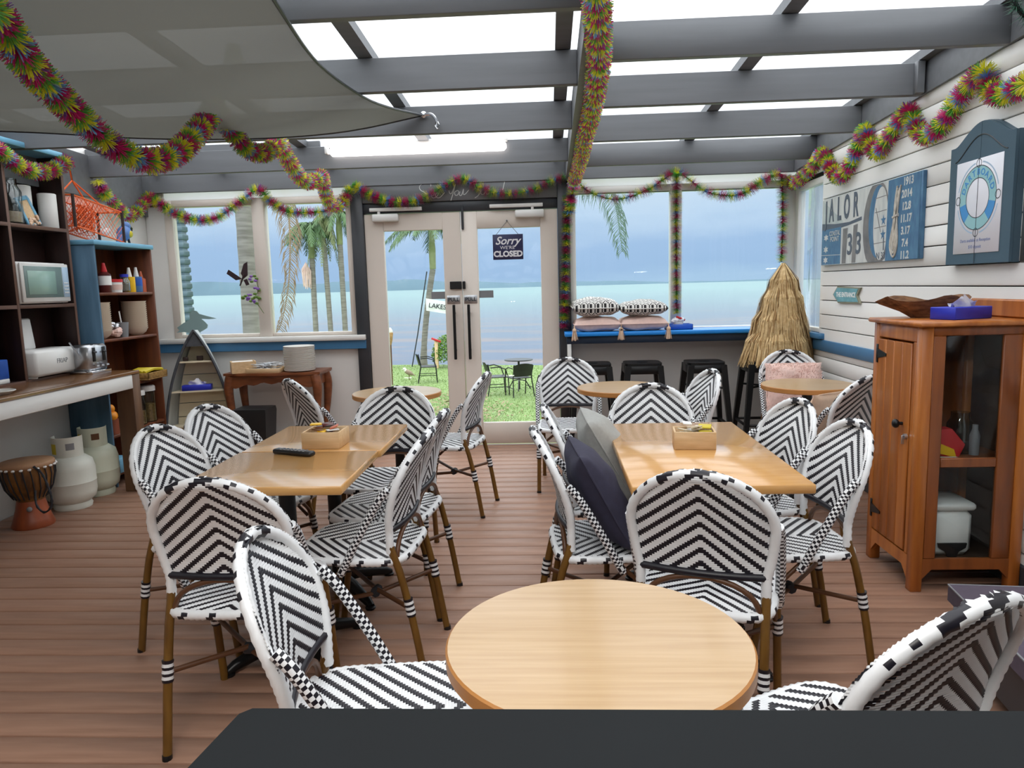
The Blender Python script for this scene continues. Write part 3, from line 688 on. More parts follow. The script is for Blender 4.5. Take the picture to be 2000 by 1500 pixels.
# boat mast and banner on the bank
t = thing('banner_pole', (-4.32, 22.6, -1.0), 'thin leaning pole with white LAKES banner beside the door palm', 'banner')
MB().tube([(-4.32, 22.6, -1.0), (-4.1, 22.6, .0), (-3.72, 22.55, 1.95)], .02, 6).build('pole', M['charcoal2'], t)
vs, fs = [], []
for i in range(13):
    u = i / 12
    for j in range(2): vs.append((-3.78 + .72 * u, 22.5 + .03 * math.sin(u * 9), 1.13 - .13 * u - .38 * j))
for i in range(12): fs.append([2 * i, 2 * i + 1, 2 * i + 3, 2 * i + 2])
k = len(vs); vs += [(x, y + .01, z) for x, y, z in vs]; fs += [[k + q for q in f[::-1]] for f in fs]
bn = MB().add(vs, fs).build('banner', M['paper'], t)
b = MB(); b.text('LAKES', .2, xz(-3.42, 22.455, .87) @ Matrix.Rotation(math.radians(-9), 4, 'Z'), off=.003); b.build('lettering', M['ink'], bn)
# ================================================================= WOVEN BISTRO CHAIR (faces local +y)
def back_hw(z):
    if z <= .70: return .186 + (.212 - .186) * max(0, (z - .55) / .15) ** .8
    k = min(1, (z - .70) / .180); return .212 * math.sqrt(max(0, 1 - k * k))
def panel_hw(z):
    w = max(0, min(1, (z - .60) / .10)); zz = .70 + (z - .70) * .180 / .1935 if z > .70 else z
    return back_hw(zz) * (1 + .055 * w)
def back_y(z):
    return -.160 - .118 * max(0, (z - .55) / .33) ** 1.8
def weave_pillow(b, P, c0, c1, r0, r1, h, m, both):
    A, B_, C, D = P(c0, r0), P(c1, r0), P(c1, r1), P(c0, r1)
    rm = (r0 + r1) / 2; i0, i1 = c0 + (c1 - c0) * .14, c1 - (c1 - c0) * .14
    R0, R1 = P(i0, rm), P(i1, rm)
    nn = (B_[0] - A[0]).cross(D[0] - A[0]); nn = nn.normalized() if nn.length > 1e-12 else Vector((0, 1, 0))
    v = [A[0], B_[0], C[0], D[0], R0[0] + nn * h, R1[0] + nn * h]
    b.add(v, [[0, 1, 5, 4], [1, 2, 5], [2, 3, 4, 5], [3, 0, 4]], m)
    if both:
        v = [A[0], B_[0], C[0], D[0], R0[0] - nn * h, R1[0] - nn * h]
        b.add(v, [[1, 0, 4, 5], [2, 1, 5], [3, 2, 5, 4], [0, 3, 4]], m)
def weave(b, P, rows, halfcols, h, both, per=7, blk=2.5, flip=1):
    for r in range(rows):
        hc = halfcols(r + .5)
        if hc < .3: continue
        cells = int(math.ceil(hc)); runs = []
        for c in range(-cells, cells):
            k = abs(c + .5) - .5; col = 1 if ((flip * r + k + 60) % per) < blk else 0
            a, e = max(c, -hc), min(c + 1, hc)
            if e <= a: continue
            if runs and runs[-1][2] == col: runs[-1][1] = e
            else: runs.append([a, e, col])
        for a, e, col in runs:
            h0, h1 = halfcols(r + .02), halfcols(r + .98)
            weave_pillow(b, P, a, e, r, r + 1, h, col, both)
WV = [M['wv_white'], M['wv_black']]
def make_chair():
    t = thing('bistro_chair', (0, 0, 0), 'x', 'chair', 'black and white woven bistro chairs')
    # backrest weave: chevrons pointing up
    du, dz, z0 = .0078, .0062, .556
    def P(c, r):
        z = z0 + r * dz; hw = max(.02, panel_hw(min(z, .8932))); u = max(-hw, min(hw, c * du)); k = u / hw; w = max(0, min(1, (z - .60) / .10)); q = max(abs(k), (z - .80) / .09 if z > .80 else 0)
        return (Vector((u, back_y(min(z, .88)) - .022 * (1 - k * k) + .0168 * w * max(0, (q - .72) / .28) ** 1.2, z)),)
    b = MB(); weave(b, P, 55, lambda r: panel_hw(min(z0 + r * dz, .8932)) / du, .0022, True); b.build('backrest', WV, t, 60, False)
    # wrapped rim round the back
    path = []
    for z in (.47, .50, .525, .55, .60, .65): path.append((back_hw(max(z, .55)) + (0.0), back_y(z) if z > .55 else back_y(.55), z))
    n = 40
    for i in range(n + 1):
        a = PI * i / n; zz_ = .70 + .180 * math.sin(a); path.append((.2095 * math.cos(a), back_y(zz_), zz_))
    for z in (.65, .60, .55, .525, .50, .47): path.append((-back_hw(max(z, .55)), back_y(z) if z > .55 else back_y(.55), z))
    pp = cat_rom(path, .0095); L = len(pp)
    def fm(i, j):
        u = abs(i / L - .5) * 2           # 0 at the top, 1 at the feet
        if u > .42: return 0
        if u < .15: return 1 if ((i + j) // 3) % 2 else 0
        return 1 if (u < .34 and j == 5 and i % 3 == 0) or (u < .27 and j == 2 and i % 4 == 0) else 0
    b = MB(); b.tube(pp, [.0162 if i % 2 else .0142 for i in range(L)], 8, fm); b.build('back_rim', WV, t, 60, False)
    b = MB(); b.tube([(.188 * (i / 8 - 1), -.162 - .022 * (1 - (i / 8 - 1) ** 2), .553) for i in range(17)], .0125, 8); b.build('bottom_rail', WV[1], t, 50, False)
    # seat
    def shw(y):
        k = (y - .01) / .213; w = .203 - .008 * (1 - (y + .2) / .41)
        return w * max(0, 1 - abs(k) ** 5) ** .25
    ds = .0072; y0 = -.2
    def PS(c, r):
        y = y0 + r * ds; return (Vector((c * ds, y, .452 - .006 * math.exp(-(c * ds / .12) ** 2 - (y / .12) ** 2))),)
    b = MB(); weave(b, PS, 58, lambda r: shw(y0 + r * ds) / ds, .0022, False, flip=1)
    ring = []
    for i in range(40):
        a = 2 * PI * i / 40; cx, sy = math.cos(a), math.sin(a); k = (abs(cx) ** 5 + abs(sy) ** 5) ** (-.2); ring.append((.203 * cx * k, .01 + .213 * sy * k))
    b.prism(ring, .425, .444, 'z', 1); b.build('seat', WV, t, 60, False)
    rp = cat_rom([(x, y, .438) for x, y in ring] + [(ring[0][0], ring[0][1], .438)], .0085)
    b = MB(); b.tube(rp, [.0175 if i % 2 else .0150 for i in range(len(rp))], 8, lambda i, j: 1 if ((i + j) % 9 < 2 and j in (1, 2, 3, 4)) else 0); b.build('seat_rim', WV, t, 60, False)
    caps = M['black']
    for s in (-1, 1):
        fp = [(s * .215, .195, .0), (s * .211, .165, .20), (s * .206, .125, .42)]
        lg = MB().tube(cat_rom(fp, .06), .0140, 10).build('leg', M['bamboo'], t, 50, False)
        b = MB(); b.tube([(s * .2115 + s * .0035 * (.27 - z) / .27, .165 + .03 * (.2 - z) / .2, z) for z in [.232 + .0095 * i for i in range(8)]], [.0185 if i % 2 else .0165 for i in range(8)], 10, lambda i, j: (i + 1) % 2); b.build('binding', WV, lg, 60, False)
        MB().tube([(s * .2155, .197, -.002), (s * .215, .195, .014)], .0152, 10).build('foot_cap', caps, lg, 50, False)
        fp = [(s * .187, -.269, .0), (s * .186, -.232, .22), (s * .186, -.192, .40), (s * .186, -.168, .47), (s * .186, -.160, .50)]
        lg = MB().tube(cat_rom(fp, .05), .0140, 10).build('leg', M['bamboo'], t, 50, False)
        b = MB(); b.tube([(s * .186, -.2315 - (.22 - z) * .165, z) for z in [.232 + .0095 * i for i in range(8)]], [.0185 if i % 2 else .0165 for i in range(8)], 10, lambda i, j: (i + 1) % 2); b.build('binding', WV, lg, 60, False)
        MB().tube([(s * .187, -.2705, -.002), (s * .187, -.269, .014)], .0152, 10).build('foot_cap', caps, lg, 50, False)
        ap = cat_rom([(s * .2165, -.172, .715), (s * .221, -.135, .672), (s * .222, -.06, .545), (s * .219, .007, .42), (s * .216, .022, .395)], .0085)
        b = MB(); b.tube(ap, .0150, 8, lambda i, j: 0 if (j % 2 == i % 2 and (i % 2 or j % 4 < 3)) else 1); b.build('arm', WV, t, 60, False)
        MB().tube(cat_rom([(s * .208, .152, .285), (s * .17, .158, .345), (s * .10, .165, .405), (s * .07, .168, .43)], .03), .0085, 8).build('brace', M['cane'], t, 50, False)
        MB().tube(cat_rom([(s * .205, .130, .30), (s * .2, .06, .37), (s * .198, .0, .425)], .03), .0085, 8).build('brace', M['cane'], t, 50, False)
        MB().tube([(s * .207, .158, .262), (0, -.035, .242 + .008 * s), (-s * .184, -.222, .262)], .0092, 8).build('stretcher', M['cane'], t, 50, False)
    ar = [(.17 * math.cos(PI * i / 16), -.180 - .002 * math.sin(PI * i / 16), .43 + .112 * math.sin(PI * i / 16) ** .8) for i in range(17)]
    MB().tube(ar, .0092, 8).build('arch', M['cane'], t, 50, False)
    b = MB(); b.tube([(-.02, -.035, .242), (.02, -.035, .242)], .02, 8); b.build('tie', M['rope_dark'], t, 50, False)
    return t
proto = make_chair()
CH = [
 ('A', -1.016, 2.288, 0, 'woven chair seen from behind at the near end of the left tables'),
 ('B', -0.405, 1.562, -84, 'nearest woven chair at left of the big foreground round table, seat facing it'),
 ('C', -1.37, 2.83, -99, 'nearer woven chair on the left side of the left tables'),
 ('D', -1.41, 3.335, -104, 'farther woven chair on the left side of the left tables, before the bin'),
 ('E', -1.406, 4.562, -47, 'woven chair with its back to the wooden console table at far left'),
 ('F', -0.846, 3.66, 179, 'woven chair facing us at the far end of the left tables'),
 ('G', -0.74, 3.17, 84, 'second woven chair on the right side of the left table, behind the nearer one'),
 ('H', -0.735, 2.715, 85, 'nearer woven chair on the right side of the left table, seen from behind'),
 ('I', -0.664, 4.586, 80, 'woven chair standing in front of the double doors, turned to the far left round table'),
 ('J', 0.131, 5.087, 179, 'woven chair facing us beside the right door post, left of the middle round table'),
 ('K', 0.501, 3.60, 172, 'woven chair facing us at the far end of the right table'),
 ('L', 0.725, 4.40, 100, 'woven chair at right of the middle round table, seen edge on before the stools'),
 ('M', 1.784, 5.318, 176, 'woven chair in the far right corner holding the square pink cushion'),
 ('N', 0.851, 3.21, 102, 'far woven chair on the right side of the right table'),
 ('O', 0.876, 2.725, 94, 'near woven chair on the right side of the right table, beside the pine cabinet'),
 ('P', 1.60, 4.24, 33, 'woven chair partly hidden behind the pine cabinet, its back to us'),
 ('Q', 0.501, 2.284, -19, 'woven chair with its back to us at the near end of the right table'),
 ('R', 0.21, 2.725, -85, 'woven chair on the left side of the right table holding the navy cushion'),
 ('S', 0.245, 3.25, -88, 'woven chair on the left side of the right table holding the grey cushion'),
 ('T', 0.586, 1.421, 28, 'nearest woven chair at lower right, back rim rising behind the servery top'),
]
CHAIR = {}
for i, (k, x, y, th, lb) in enumerate(CH):
    o = proto if i == 0 else copy_tree(proto)
    o.location = (x, y, 0); o.rotation_euler = (0, 0, math.radians(th)); o['label'] = lb; CHAIR[k] = (x, y, math.radians(th))

# ================================================================= TABLES
def pedestal(t, x, y, ztop, base='cross', r=.032):
    MB().tube([(x, y, .03), (x, y, ztop - .012)], r, 14).build('pole', M['blackmetal'], t)
    MB().cbox((x, y, ztop - .009), (.26, .26, .012), b=.003).build('mounting_plate', M['blackmetal'], t)
    for k in range(4):
        a = PI / 2 * k + PI / 4; dx, dy = math.cos(a), math.sin(a)
        b = MB(); b.tube([(x, y, .075), (x + dx * .12, y + dy * .12, .062), (x + dx * .25, y + dy * .25, .030), (x + dx * .285, y + dy * .285, .013)], [.034, .03, .022, .016], 8)
        f = b.build('foot', M['blackmetal'], t)
        MB().lathe([(.022, -.002), (.024, .008), (.012, .016)], (x + dx * .275, y + dy * .275, 0), 12).build('glide', M['black'], f)
def square_table(x0, x1, y0, y1, label, ped):
    t = thing('dining_table', ((x0 + x1) / 2, (y0 + y1) / 2, 0), label, 'table', 'square topped cafe tables')
    o = MB().box(x0, x1, y0, y1, .718, .750, b=.004).build('tabletop', M['honey'], t)
    for (px, py) in ped: pedestal(t, px, py, .718)
    return t
square_table(-1.327, -.728, 2.415, 2.972, 'honey wood table with the remote control, nearer of the joined left pair', [(-1.03, 2.70)])
square_table(-1.322, -.718, 2.976, 3.56, 'honey wood table with the sachet box, farther of the joined left pair', [(-1.02, 3.27)])
square_table(.265, .868, 2.365, 3.48, 'long glossy honey wood table on the right side', [(.565, 2.68), (.565, 3.2)])
def round_table(x, y, r, label):
    t = thing('round_table', (x, y, 0), label, 'table', 'round cafe tables')
    b = MB(); b.lathe([(0, .718), (r - .004, .718), (r, .722), (r, .746), (r - .004, .750), (0, .750)], (x, y, 0), 64, lambda i, j: 1 if 1 <= i <= 3 else 0)
    b.build('tabletop', [M['oak'], M['oak_edge']], t, 30); pedestal(t, x, y, .718)
round_table(.082, 1.315, .29, 'large pale oak round table in the foreground')
round_table(-1.01, 4.72, .292, 'far left round table by the dark door post')
round_table(.47, 4.76, .29, 'middle far round table in front of the black stools')
round_table(1.655, 4.72, .285, 'far right round table by the boarded wall, before the pink cushion')

# servery counter in front of the camera
t = thing('servery_counter', (.55, .38, 0), 'dark charcoal servery counter top across the bottom foreground', 'counter')
MB().prism([(-.322, .673), (-.312, .683), (1.75, .683), (1.75, .06), (-.405, .06)], .955, .997).prism([(-.316, .668), (-.308, .678), (1.745, .678), (1.745, .065), (-.40, .065)], .99, 1.0).build('counter_top', M['bench_dark'], t)
MB().box(-.27, 1.72, .10, .62, 0.0, .955).build('counter_body', M['charcoal2'], t)

# ================================================================= STOOLS AND LEDGE
t = thing('window_ledge', (1.1, 6.3, .92), 'bright blue painted bar ledge under the right windows', 'ledge')
MB().box(.135, XR - .015, 6.12, YB - .012, .988, 1.022, b=.004).build('ledge_top', M['ledge_blue'], t)
MB().box(.15, XR - .015, 6.15, 6.185, .925, .988).build('apron', M['navy'], t)
b = MB(); b.box(.16, .19, 6.15, YB - .002, .60, .925); b.build('bracket', M['white'], t)
def make_stool():
    t = thing('bar_stool', (0, 0, 0), 'x', 'stool', 'black metal bar stools under the ledge')
    b = MB(); w = .15
    prof = []
    for i in range(32):
        a = 2 * PI * i / 32; cx, sy = math.cos(a), math.sin(a); k = (abs(cx) ** 6 + abs(sy) ** 6) ** (-1 / 6); prof.append((w * cx * k, w * sy * k))
    b.prism(prof, .752, .775); b.build('seat', M['blackmetal'], t)
    b = MB(); b.lathe([(.045, .7755), (.05, .778), (.045, .7765)], (0, 0, 0), 16); b.build('seat_rim_hole', M['black'], t)
    b = MB()
    for s in (-1, 1):
        b.box(-.148, .148, s * .148 - .004, s * .148 + .004, .69, .755, b=.002); b.box(s * .148 - .004, s * .148 + .004, -.148, .148, .69, .755, b=.002)
    b.build('skirt', M['blackmetal'], t)
    for sx_ in (-1, 1):
        for sy_ in (-1, 1):
            b = MB(); p = [(sx_ * .128, sy_ * .128), (sx_ * .20, sy_ * .20)]
            def ring(c, z, w_): return [(c[0] - w_, c[1] - w_, z), (c[0] + w_, c[1] - w_, z), (c[0] + w_, c[1] + w_, z), (c[0] - w_, c[1] + w_, z)]
            v = ring(p[0], .755, .024) + ring(p[1], 0, .016)
            b.add(v, [[0, 1, 5, 4], [1, 2, 6, 5], [2, 3, 7, 6], [3, 0, 4, 7], [3, 2, 1, 0], [4, 5, 6, 7]]); lg = b.build('leg', M['blackmetal'], t)
            MB().cbox((sx_ * .2, sy_ * .2, .008), (.042, .042, .018)).build('foot_cap', M['black'], lg)
    for s in (-1, 1):
        MB().box(-.172, .172, s * .174 - .01, s * .174 + .01, .255, .275).build('foot_rail', M['blackmetal'], t)
        MB().box(s * .174 - .01, s * .174 + .01, -.172, .172, .255, .275).build('foot_rail', M['blackmetal'], t)
    for s in (-1, 1):
        b = MB(); b.T = Matrix.Rotation(s * PI / 4, 4, 'Z'); b.box(-.21, .21, -.01, .01, .56, .575); b.build('cross_brace', M['blackmetal'], t)
    return t
st = make_stool()
for i, (x, y, lb) in enumerate(((.355, 6.02, 'black metal stool behind the chair nearest the door post, first of the row'), (.765, 6.02, 'black metal stool second in the row under the ledge'),
                               (1.265, 6.0, 'black metal stool third in the row, behind the edge on woven chair'), (1.74, 5.98, 'black metal stool beneath the straw thatch cone'))):
    o = st if i == 0 else copy_tree(st); o.location = (x, y, 0); o['label'] = lb

# ================================================================= THATCH CONE
t = thing('straw_thatch', (1.80, 5.97, .778), 'shaggy dried straw thatch cone on the corner stool', 'straw decoration')
MB().lathe([(.19, .0), (.19, .05), (.13, .40), (.05, .62), (.0, .68)], (1.85, 5.98, .79), 20).build('core', M['straw2'], t)
b = MB()
for (zt, r0, r1, ln, n) in ((1.04, .16, .29, .30, 2300), (1.22, .12, .235, .34, 2100), (1.40, .07, .19, .36, 1900), (1.54, .012, .14, .36, 1400)):
    for i in range(n):
        a = rnd.uniform(0, 2 * PI); ca, sa = math.cos(a), math.sin(a); l = ln * rnd.uniform(.7, 1.08); q = l / ln; dr = rnd.uniform(-.02, .035) + .02 * math.sin(a * 7 + zt * 9)
        cx, cy = 1.88 - .06 * (1.54 - zt), 5.97; sqx, sqy = 1.0, .8
        def pt(f, f2): return Vector((min(XR - .02, cx + ca * sqx * (r0 + (r1 - r0 + dr) * f2)), cy + sa * sqy * (r0 + (r1 - r0 + dr) * f2), zt + .01 - l * f))
        p0, p1, p2 = pt(0, 0), pt(.5, .62), pt(1, .95 * q); w = Vector((-sa, ca, 0)) * rnd.uniform(.0025, .0055)
        b.add([p0 - w, p0 + w, p1 + w, p2 + w * .5, p2 - w * .5, p1 - w], [[0, 1, 2, 5], [5, 2, 3, 4]], 0 if rnd.random() < .82 else 1)
b.build('straw', [M['straw'], M['straw2']], t, smooth=0)['kind'] = 'stuff'

# ================================================================= CUSHIONS
def cushion_mesh(w, h, t, pattern=None, n=26, pinch=.5, seed=1):
    r_ = random.Random(seed); ph = [r_.uniform(0, 6) for _ in range(8)]; vs, fs, ms = [], [], []
    for sgn in (1, -1):
        base = len(vs)
        for i in range(n + 1):
            for j in range(n + 1):
                u, v = -1 + 2 * i / n, -1 + 2 * j / n; e = (1 - abs(u) ** 2.4) * (1 - abs(v) ** 2.4); e = max(0, e) ** (pinch * .9)
                x = u * w / 2 * (1 - .07 * (1 - abs(u)) * 0 - .06 * (1 - v * v) * abs(u)); y_ = v * h / 2 * (1 - .06 * (1 - u * u) * abs(v))
                wr = .006 * math.sin(5 * u + ph[0] + 3 * v) * e + .004 * math.sin(9 * v + ph[1] - 4 * u) * e
                vs.append((x, y_, sgn * (t / 2 * e) + wr))
        for i in range(n):
            for j in range(n):
                q = [base + i * (n + 1) + j, base + (i + 1) * (n + 1) + j, base + (i + 1) * (n + 1) + j + 1, base + i * (n + 1) + j + 1]
                fs.append(q if sgn > 0 else q[::-1]); ms.append(pattern(i, j, sgn) if pattern else 0)
    return vs, fs, ms
def cushion(name, w, h, t, mats, Mx, label, pattern=None, group=None, pinch=.5, seed=1, n=26):
    c = Mx.translation; o = thing(name, (c.x, c.y, c.z), label, 'cushion', group)
    vs, fs, ms = cushion_mesh(w, h, t, pattern, n, pinch, seed); b = MB(); b.T = Mx; b.add(vs, fs, ms); b.build('cover', mats, o, 70)
    # piped seam round the edge
    k = [Mx @ Vector((math.cos(a) * w / 2 * (abs(math.cos(a)) ** 8 + abs(math.sin(a)) ** 8) ** (-.125) * .975, math.sin(a) * h / 2 * (abs(math.cos(a)) ** 8 + abs(math.sin(a)) ** 8) ** (-.125) * .975, 0)) for a in [2 * PI * i / 48 for i in range(49)]]
    MB().tube(k, .004, 6).build('piping', mats[0] if isinstance(mats, list) else mats, o)
    return o
def on_chair(k, lx, ly, lz, tilt, spin=0.0):
    x, y, th = CHAIR[k]
    return Matrix.Translation((x, y, 0)) @ Matrix.Rotation(th, 4, 'Z') @ Matrix.Translation((lx, ly, lz)) @ Matrix.Rotation(math.radians(tilt), 4, 'X') @ Matrix.Rotation(spin, 4, 'Z')
cushion('cushion', .40, .40, .16, M['navy_cloth'], on_chair('R', .03, -.035, .645, 118), 'dark navy cushion leaning in a chair beside the right table', seed=3)
cushion('cushion', .42, .42, .19, M['grey_cloth'], on_chair('S', -.02, .01, .655, 120), 'plain grey cushion leaning in a chair beside the right table', seed=5)
pk = cushion('cushion', .40, .36, .13, M['pink_cloth'], on_chair('M', .0, -.06, .635, 104), 'fluffy pink cushion standing in the far right corner chair', seed=8)
b = MB(); Mx = on_chair('M', .0, -.06, .635, 104)
for i in range(4200):
    u, v = rnd.uniform(-1, 1), rnd.uniform(-1, 1); e = max(0, (1 - abs(u) ** 2.4) * (1 - abs(v) ** 2.4)) ** .45; sg = rnd.choice((1, -1))
    c = Vector((u * .195, v * .175, sg * .062 * e)); d = Vector((u * .6 + rnd.gauss(0, .5), v * .6 + rnd.gauss(0, .5), sg * (1.0 * e + .2))).normalized() * rnd.uniform(.012, .024)
    w = d.orthogonal().normalized() * .0022; b.add([Mx @ (c - w), Mx @ (c + w), Mx @ (c + d)], [[0, 1, 2]])
b.build('fur', M['pink_cloth'], pk, smooth=0)['kind'] = 'stuff'
cushion('cushion', .36, .34, .10, M['beige_cloth'], on_chair('P', -.02, .0, .62, 112), 'beige pink cushion showing past the arm of the chair behind the cabinet', seed=9)
# four cushions on the ledge
def diam(i, j, s):
    a, c = (i + j) % 6, (i - j) % 6
    return 1 if (a < 1 or c < 1 or (a in (3,) and c in (3,))) else (1 if (a + c) % 6 == 4 and a % 2 == 0 else 0)
def strip(i, j, s): return 1 if (j < 14 and diam(i, j, s)) or (j >= 14 and i % 3 == 0 and j % 2) else 0
flat = lambda x, y, z, rz, rx=0: Matrix.Translation((x, y, z)) @ Matrix.Rotation(rz, 4, 'Z') @ Matrix.Rotation(rx, 4, 'X')
for (x, z, lb, sd) in ((.41, 1.022 + .062, 'pink tasselled cushion at left on the blue ledge, under a patterned one', 11), (.80, 1.022 + .062, 'pink tasselled cushion at right on the blue ledge, under a patterned one', 12)):
    o = cushion('cushion', .40, .32, .125, M['pink_cloth'], flat(x, 6.29, z, .02), lb, group='pink cushions on the ledge', pinch=.35, seed=sd)
    for s in (-1, 1):
        cx, cy, cz = x + s * .195, 6.105, z - .03; b = MB(); b.tube([(cx, 6.135, z - .01), (cx, cy, z - .005), (cx, cy - .003, cz)], .006, 6); b.ball((cx, cy - .003, cz - .012), .018, 10, 7)
        for k in range(70):
            a = rnd.uniform(0, 6.28); rr = rnd.uniform(0, .016); e = rnd.uniform(.8, 1.6)
            p = Vector((cx + rr * math.cos(a), cy - .003 + rr * math.sin(a), cz - .015)); q = Vector((cx + rr * e * 1.4 * math.cos(a), cy - .006 + rr * e * math.sin(a), cz - .085 - rnd.uniform(0, .015))); w = Vector((math.sin(a), -math.cos(a), 0)) * .003
            b.add([p - w, p + w, q + w, q - w], [[0, 1, 2, 3]])
        b.build('tassel', M['beige_cloth'], o, smooth=0)
for (x, z, rz, rx, lb, sd) in ((.395, 1.147 + .085, .06, .06, 'black and white patterned cushion on top at left of the ledge stack', 13), (.80, 1.147 + .068, -.04, .03, 'black and white diamond cushion on top at right of the ledge stack', 14)):
    o = cushion('cushion', .40, .34, .15 if x < .5 else .125, [M['cloth_white'], M['cloth_black']], flat(x, 6.27, z, rz, rx), lb, strip if x < .5 else diam, 'patterned cushions on the ledge', .35, sd, 40)
t = thing('serving_tray', (1.11, 6.28, 1.022), 'blue tray on the ledge holding a white tub', 'tray')
b = MB(); b.box(1.0, 1.215, 6.20, 6.36, 1.022, 1.03); b.box(1.0, 1.215, 6.20, 6.208, 1.022, 1.068); b.box(1.0, 1.215, 6.352, 6.36, 1.022, 1.068); b.box(1.0, 1.008, 6.2, 6.36, 1.022, 1.068); b.box(1.207, 1.215, 6.2, 6.36, 1.022, 1.068); b.build('tray_body', M['royal2'], t)
t = thing('plastic_tub', (1.10, 6.26, 1.03), 'white tub with scrunched wrap and red packet in the blue tray', 'tub')
MB().lathe([(.035, 0), (.045, .06), (.042, .06), (.034, .004), (0, .004)], (1.10, 6.26, 1.03), 20).build('tub_body', M['white_app'], t)
b = MB()
for i in range(9): b.ball((1.10 + rnd.uniform(-.04, .05), 6.26 + rnd.uniform(-.02, .03), 1.095 + rnd.uniform(-.01, .02)), (rnd.uniform(.02, .04), .025, rnd.uniform(.012, .022)), 7, 5)
b.build('wrap', M['tissue'], t, 20)
b = MB(); b.T = Matrix.Translation((1.12, 6.25, 1.115)) @ Matrix.Rotation(.4, 4, 'Y') @ Matrix.Rotation(.5, 4, 'Z'); b.cbox((0, 0, 0), (.07, .05, .018)); b.build('packet', M['red'], t)
# ================================================================= LEFT SIDE: COUNTER, SHELVES
CE = 5.15
t = thing('side_counter', (-3.3, 3.4, 0), 'long counter with worn timber top and white fascia along the left wall', 'counter')
MB().box(XL + .002, -2.995, 1.6, CE, .862, .888, b=.006).build('counter_top', M['counter_wood'], t)
MB().box(-3.03, -3.0, 1.6, CE - .05, .765, .862).build('fascia', M['white'], t)
b = MB(); b.box(-3.13, -2.998, CE - .10, CE - .005, 0, .862); b.build('end_post', M['post_wood'], t)

BZ = .888
t = thing('pigeonhole_shelf', (-3.48, 4.3, BZ), 'tall dark brown pigeonhole bookcase with blue top standing on the counter', 'bookcase')
x0, x1 = XL + .002, -3.385
MB().box(x0, x0 + .012, 3.35, 5.10, BZ, 2.40, b=.001).build('back_panel', M['shelf_dark'], t)
for y in (3.36, 3.94, 4.52, 5.085):
    b = MB(); b.box(x0 + .012, x1 - .003, y - .012, y + .012, BZ, 2.395); o = b.build('upright', M['shelf_dark'], t)
    MB().box(x1 - .004, x1, y - .012, y + .012, BZ, 2.395, b=.001).build('edging', M['shelf_edge'], o)
for z in (BZ + .012, 1.385, 1.905):
    for ya, yb in ((3.372, 3.928), (3.952, 4.508), (4.532, 5.073)):
        o = MB().box(x0 + .012, x1 - .003, ya, yb, z - .024, z, b=.002).build('shelf_board', M['shelf_dark'], t)
        MB().box(x1 - .004, x1, ya, yb, z - .024, z, b=.001).build('edging', M['shelf_edge'], o)
MB().box(x0, x1 + .012, 3.34, 5.10, 2.395, 2.43).build('top_board', M['lightblue'], t)

S2X = -3.262
t = thing('corner_shelf', (-3.42, 5.55, 0), 'red brown shelf unit with worn blue side and blue top in the left corner', 'bookcase')
x0 = XL + .002; ya, yb = 5.165, 5.94
MB().box(x0, S2X, ya, ya + .022, 0, 1.80).build('side_panel', M['blue_worn'], t)['label'] = 'worn blue painted side panel'
MB().box(x0, S2X, yb - .022, yb, 0, 1.80).build('side_panel', M['shelf_red'], t)
MB().box(x0, x0 + .012, ya + .022, yb - .022, 0, 1.80, b=.001).build('back_panel', M['shelf_red'], t)
for z in (1.455, 1.11, .75, .39, .10): MB().box(x0 + .012, S2X - .004, ya + .022, yb - .022, z - .022, z, b=.003).build('shelf_board', M['shelf_red'], t)
MB().box(x0, S2X + .015, ya - .01, yb + .012, 1.80, 1.835).build('top_board', M['lightblue'], t)

# --- on the pigeonhole shelves
def jar(name, c, r, h, label, fill=None, fm='beige_cloth', lid=None, cat='jar', body='clear', group=None):
    t = thing(name, c, label, cat, group)
    MB().lathe([(0, .001), (r * .95, .001), (r, .01), (r, h * .72), (r * .72, h * .86), (r * .72, h), (r * .68, h), (r * .68, h * .86), (r * .93, h * .72), (r * .93, .012), (0, .012)], c, 24).build('glass_body', M[body], t)
    if fill: MB().lathe([(0, .014), (r * .9, .014), (r * .9, fill), (0, fill * 1.1)], c, 20).build('contents', M[fm], t)
    if lid: MB().lathe([(0, h - .002), (r * .78, h - .002), (r * .78, h + .02), (0, h + .022)], c, 20).build('lid', M[lid], t)
    return t
jar('glass_jar', (-3.47, 4.655, 1.905), .075, .29, 'clear glass jar with pale shells in the bottom, top shelf of bookcase', .08)
def cyl(name, c, r, h, m, label, cat, group=None):
    t = thing(name, c, label, cat, group); MB().lathe([(0, 0), (r - .004, 0), (r, .004), (r, h - .004), (r - .004, h), (0, h)], c, 28).build('body', M[m], t); MB().lathe([(r * .3, h - .03), (r * .3, h + .001), (r * .2, h + .001), (r * .2, h - .03)], c, 12).build('core', M['beige_cloth'], t); return t
cyl('paper_roll', (-3.51, 4.83, 1.905), .058, .27, 'paper_roll' if 0 else 'paper', 'white cylinder at the back of the top shelf behind the photo frame', 'paper roll')
cyl('paper_roll', (-3.455, 5.0, 1.905), .058, .235, 'paper', 'white cylinder in front at the right end of the top shelf', 'paper roll')
t = thing('photo_frame', (-3.42, 4.80, 1.905), 'blue photo frame with shells leaning on the top shelf', 'photo frame')
b = MB(); b.T = Matrix.Translation((-3.415, 4.80, 1.906)) @ Matrix.Rotation(math.radians(-14), 4, 'Y') @ Matrix.Rotation(math.radians(14), 4, 'X')
b.box(-.008, .008, -.07, -.045, 0, .2); b.box(-.008, .008, .045, .07, 0, .2); b.box(-.008, .008, -.045, .045, .172, .2); b.box(-.008, .008, -.045, .045, 0, .02); b.build('frame', M['lightblue'], t)
b2 = MB(); b2.T = b.T; b2.box(-.004, .003, -.045, .045, .02, .172, b=.001); b2.build('picture', M['palewood'], t)
b2 = MB(); b2.T = b.T
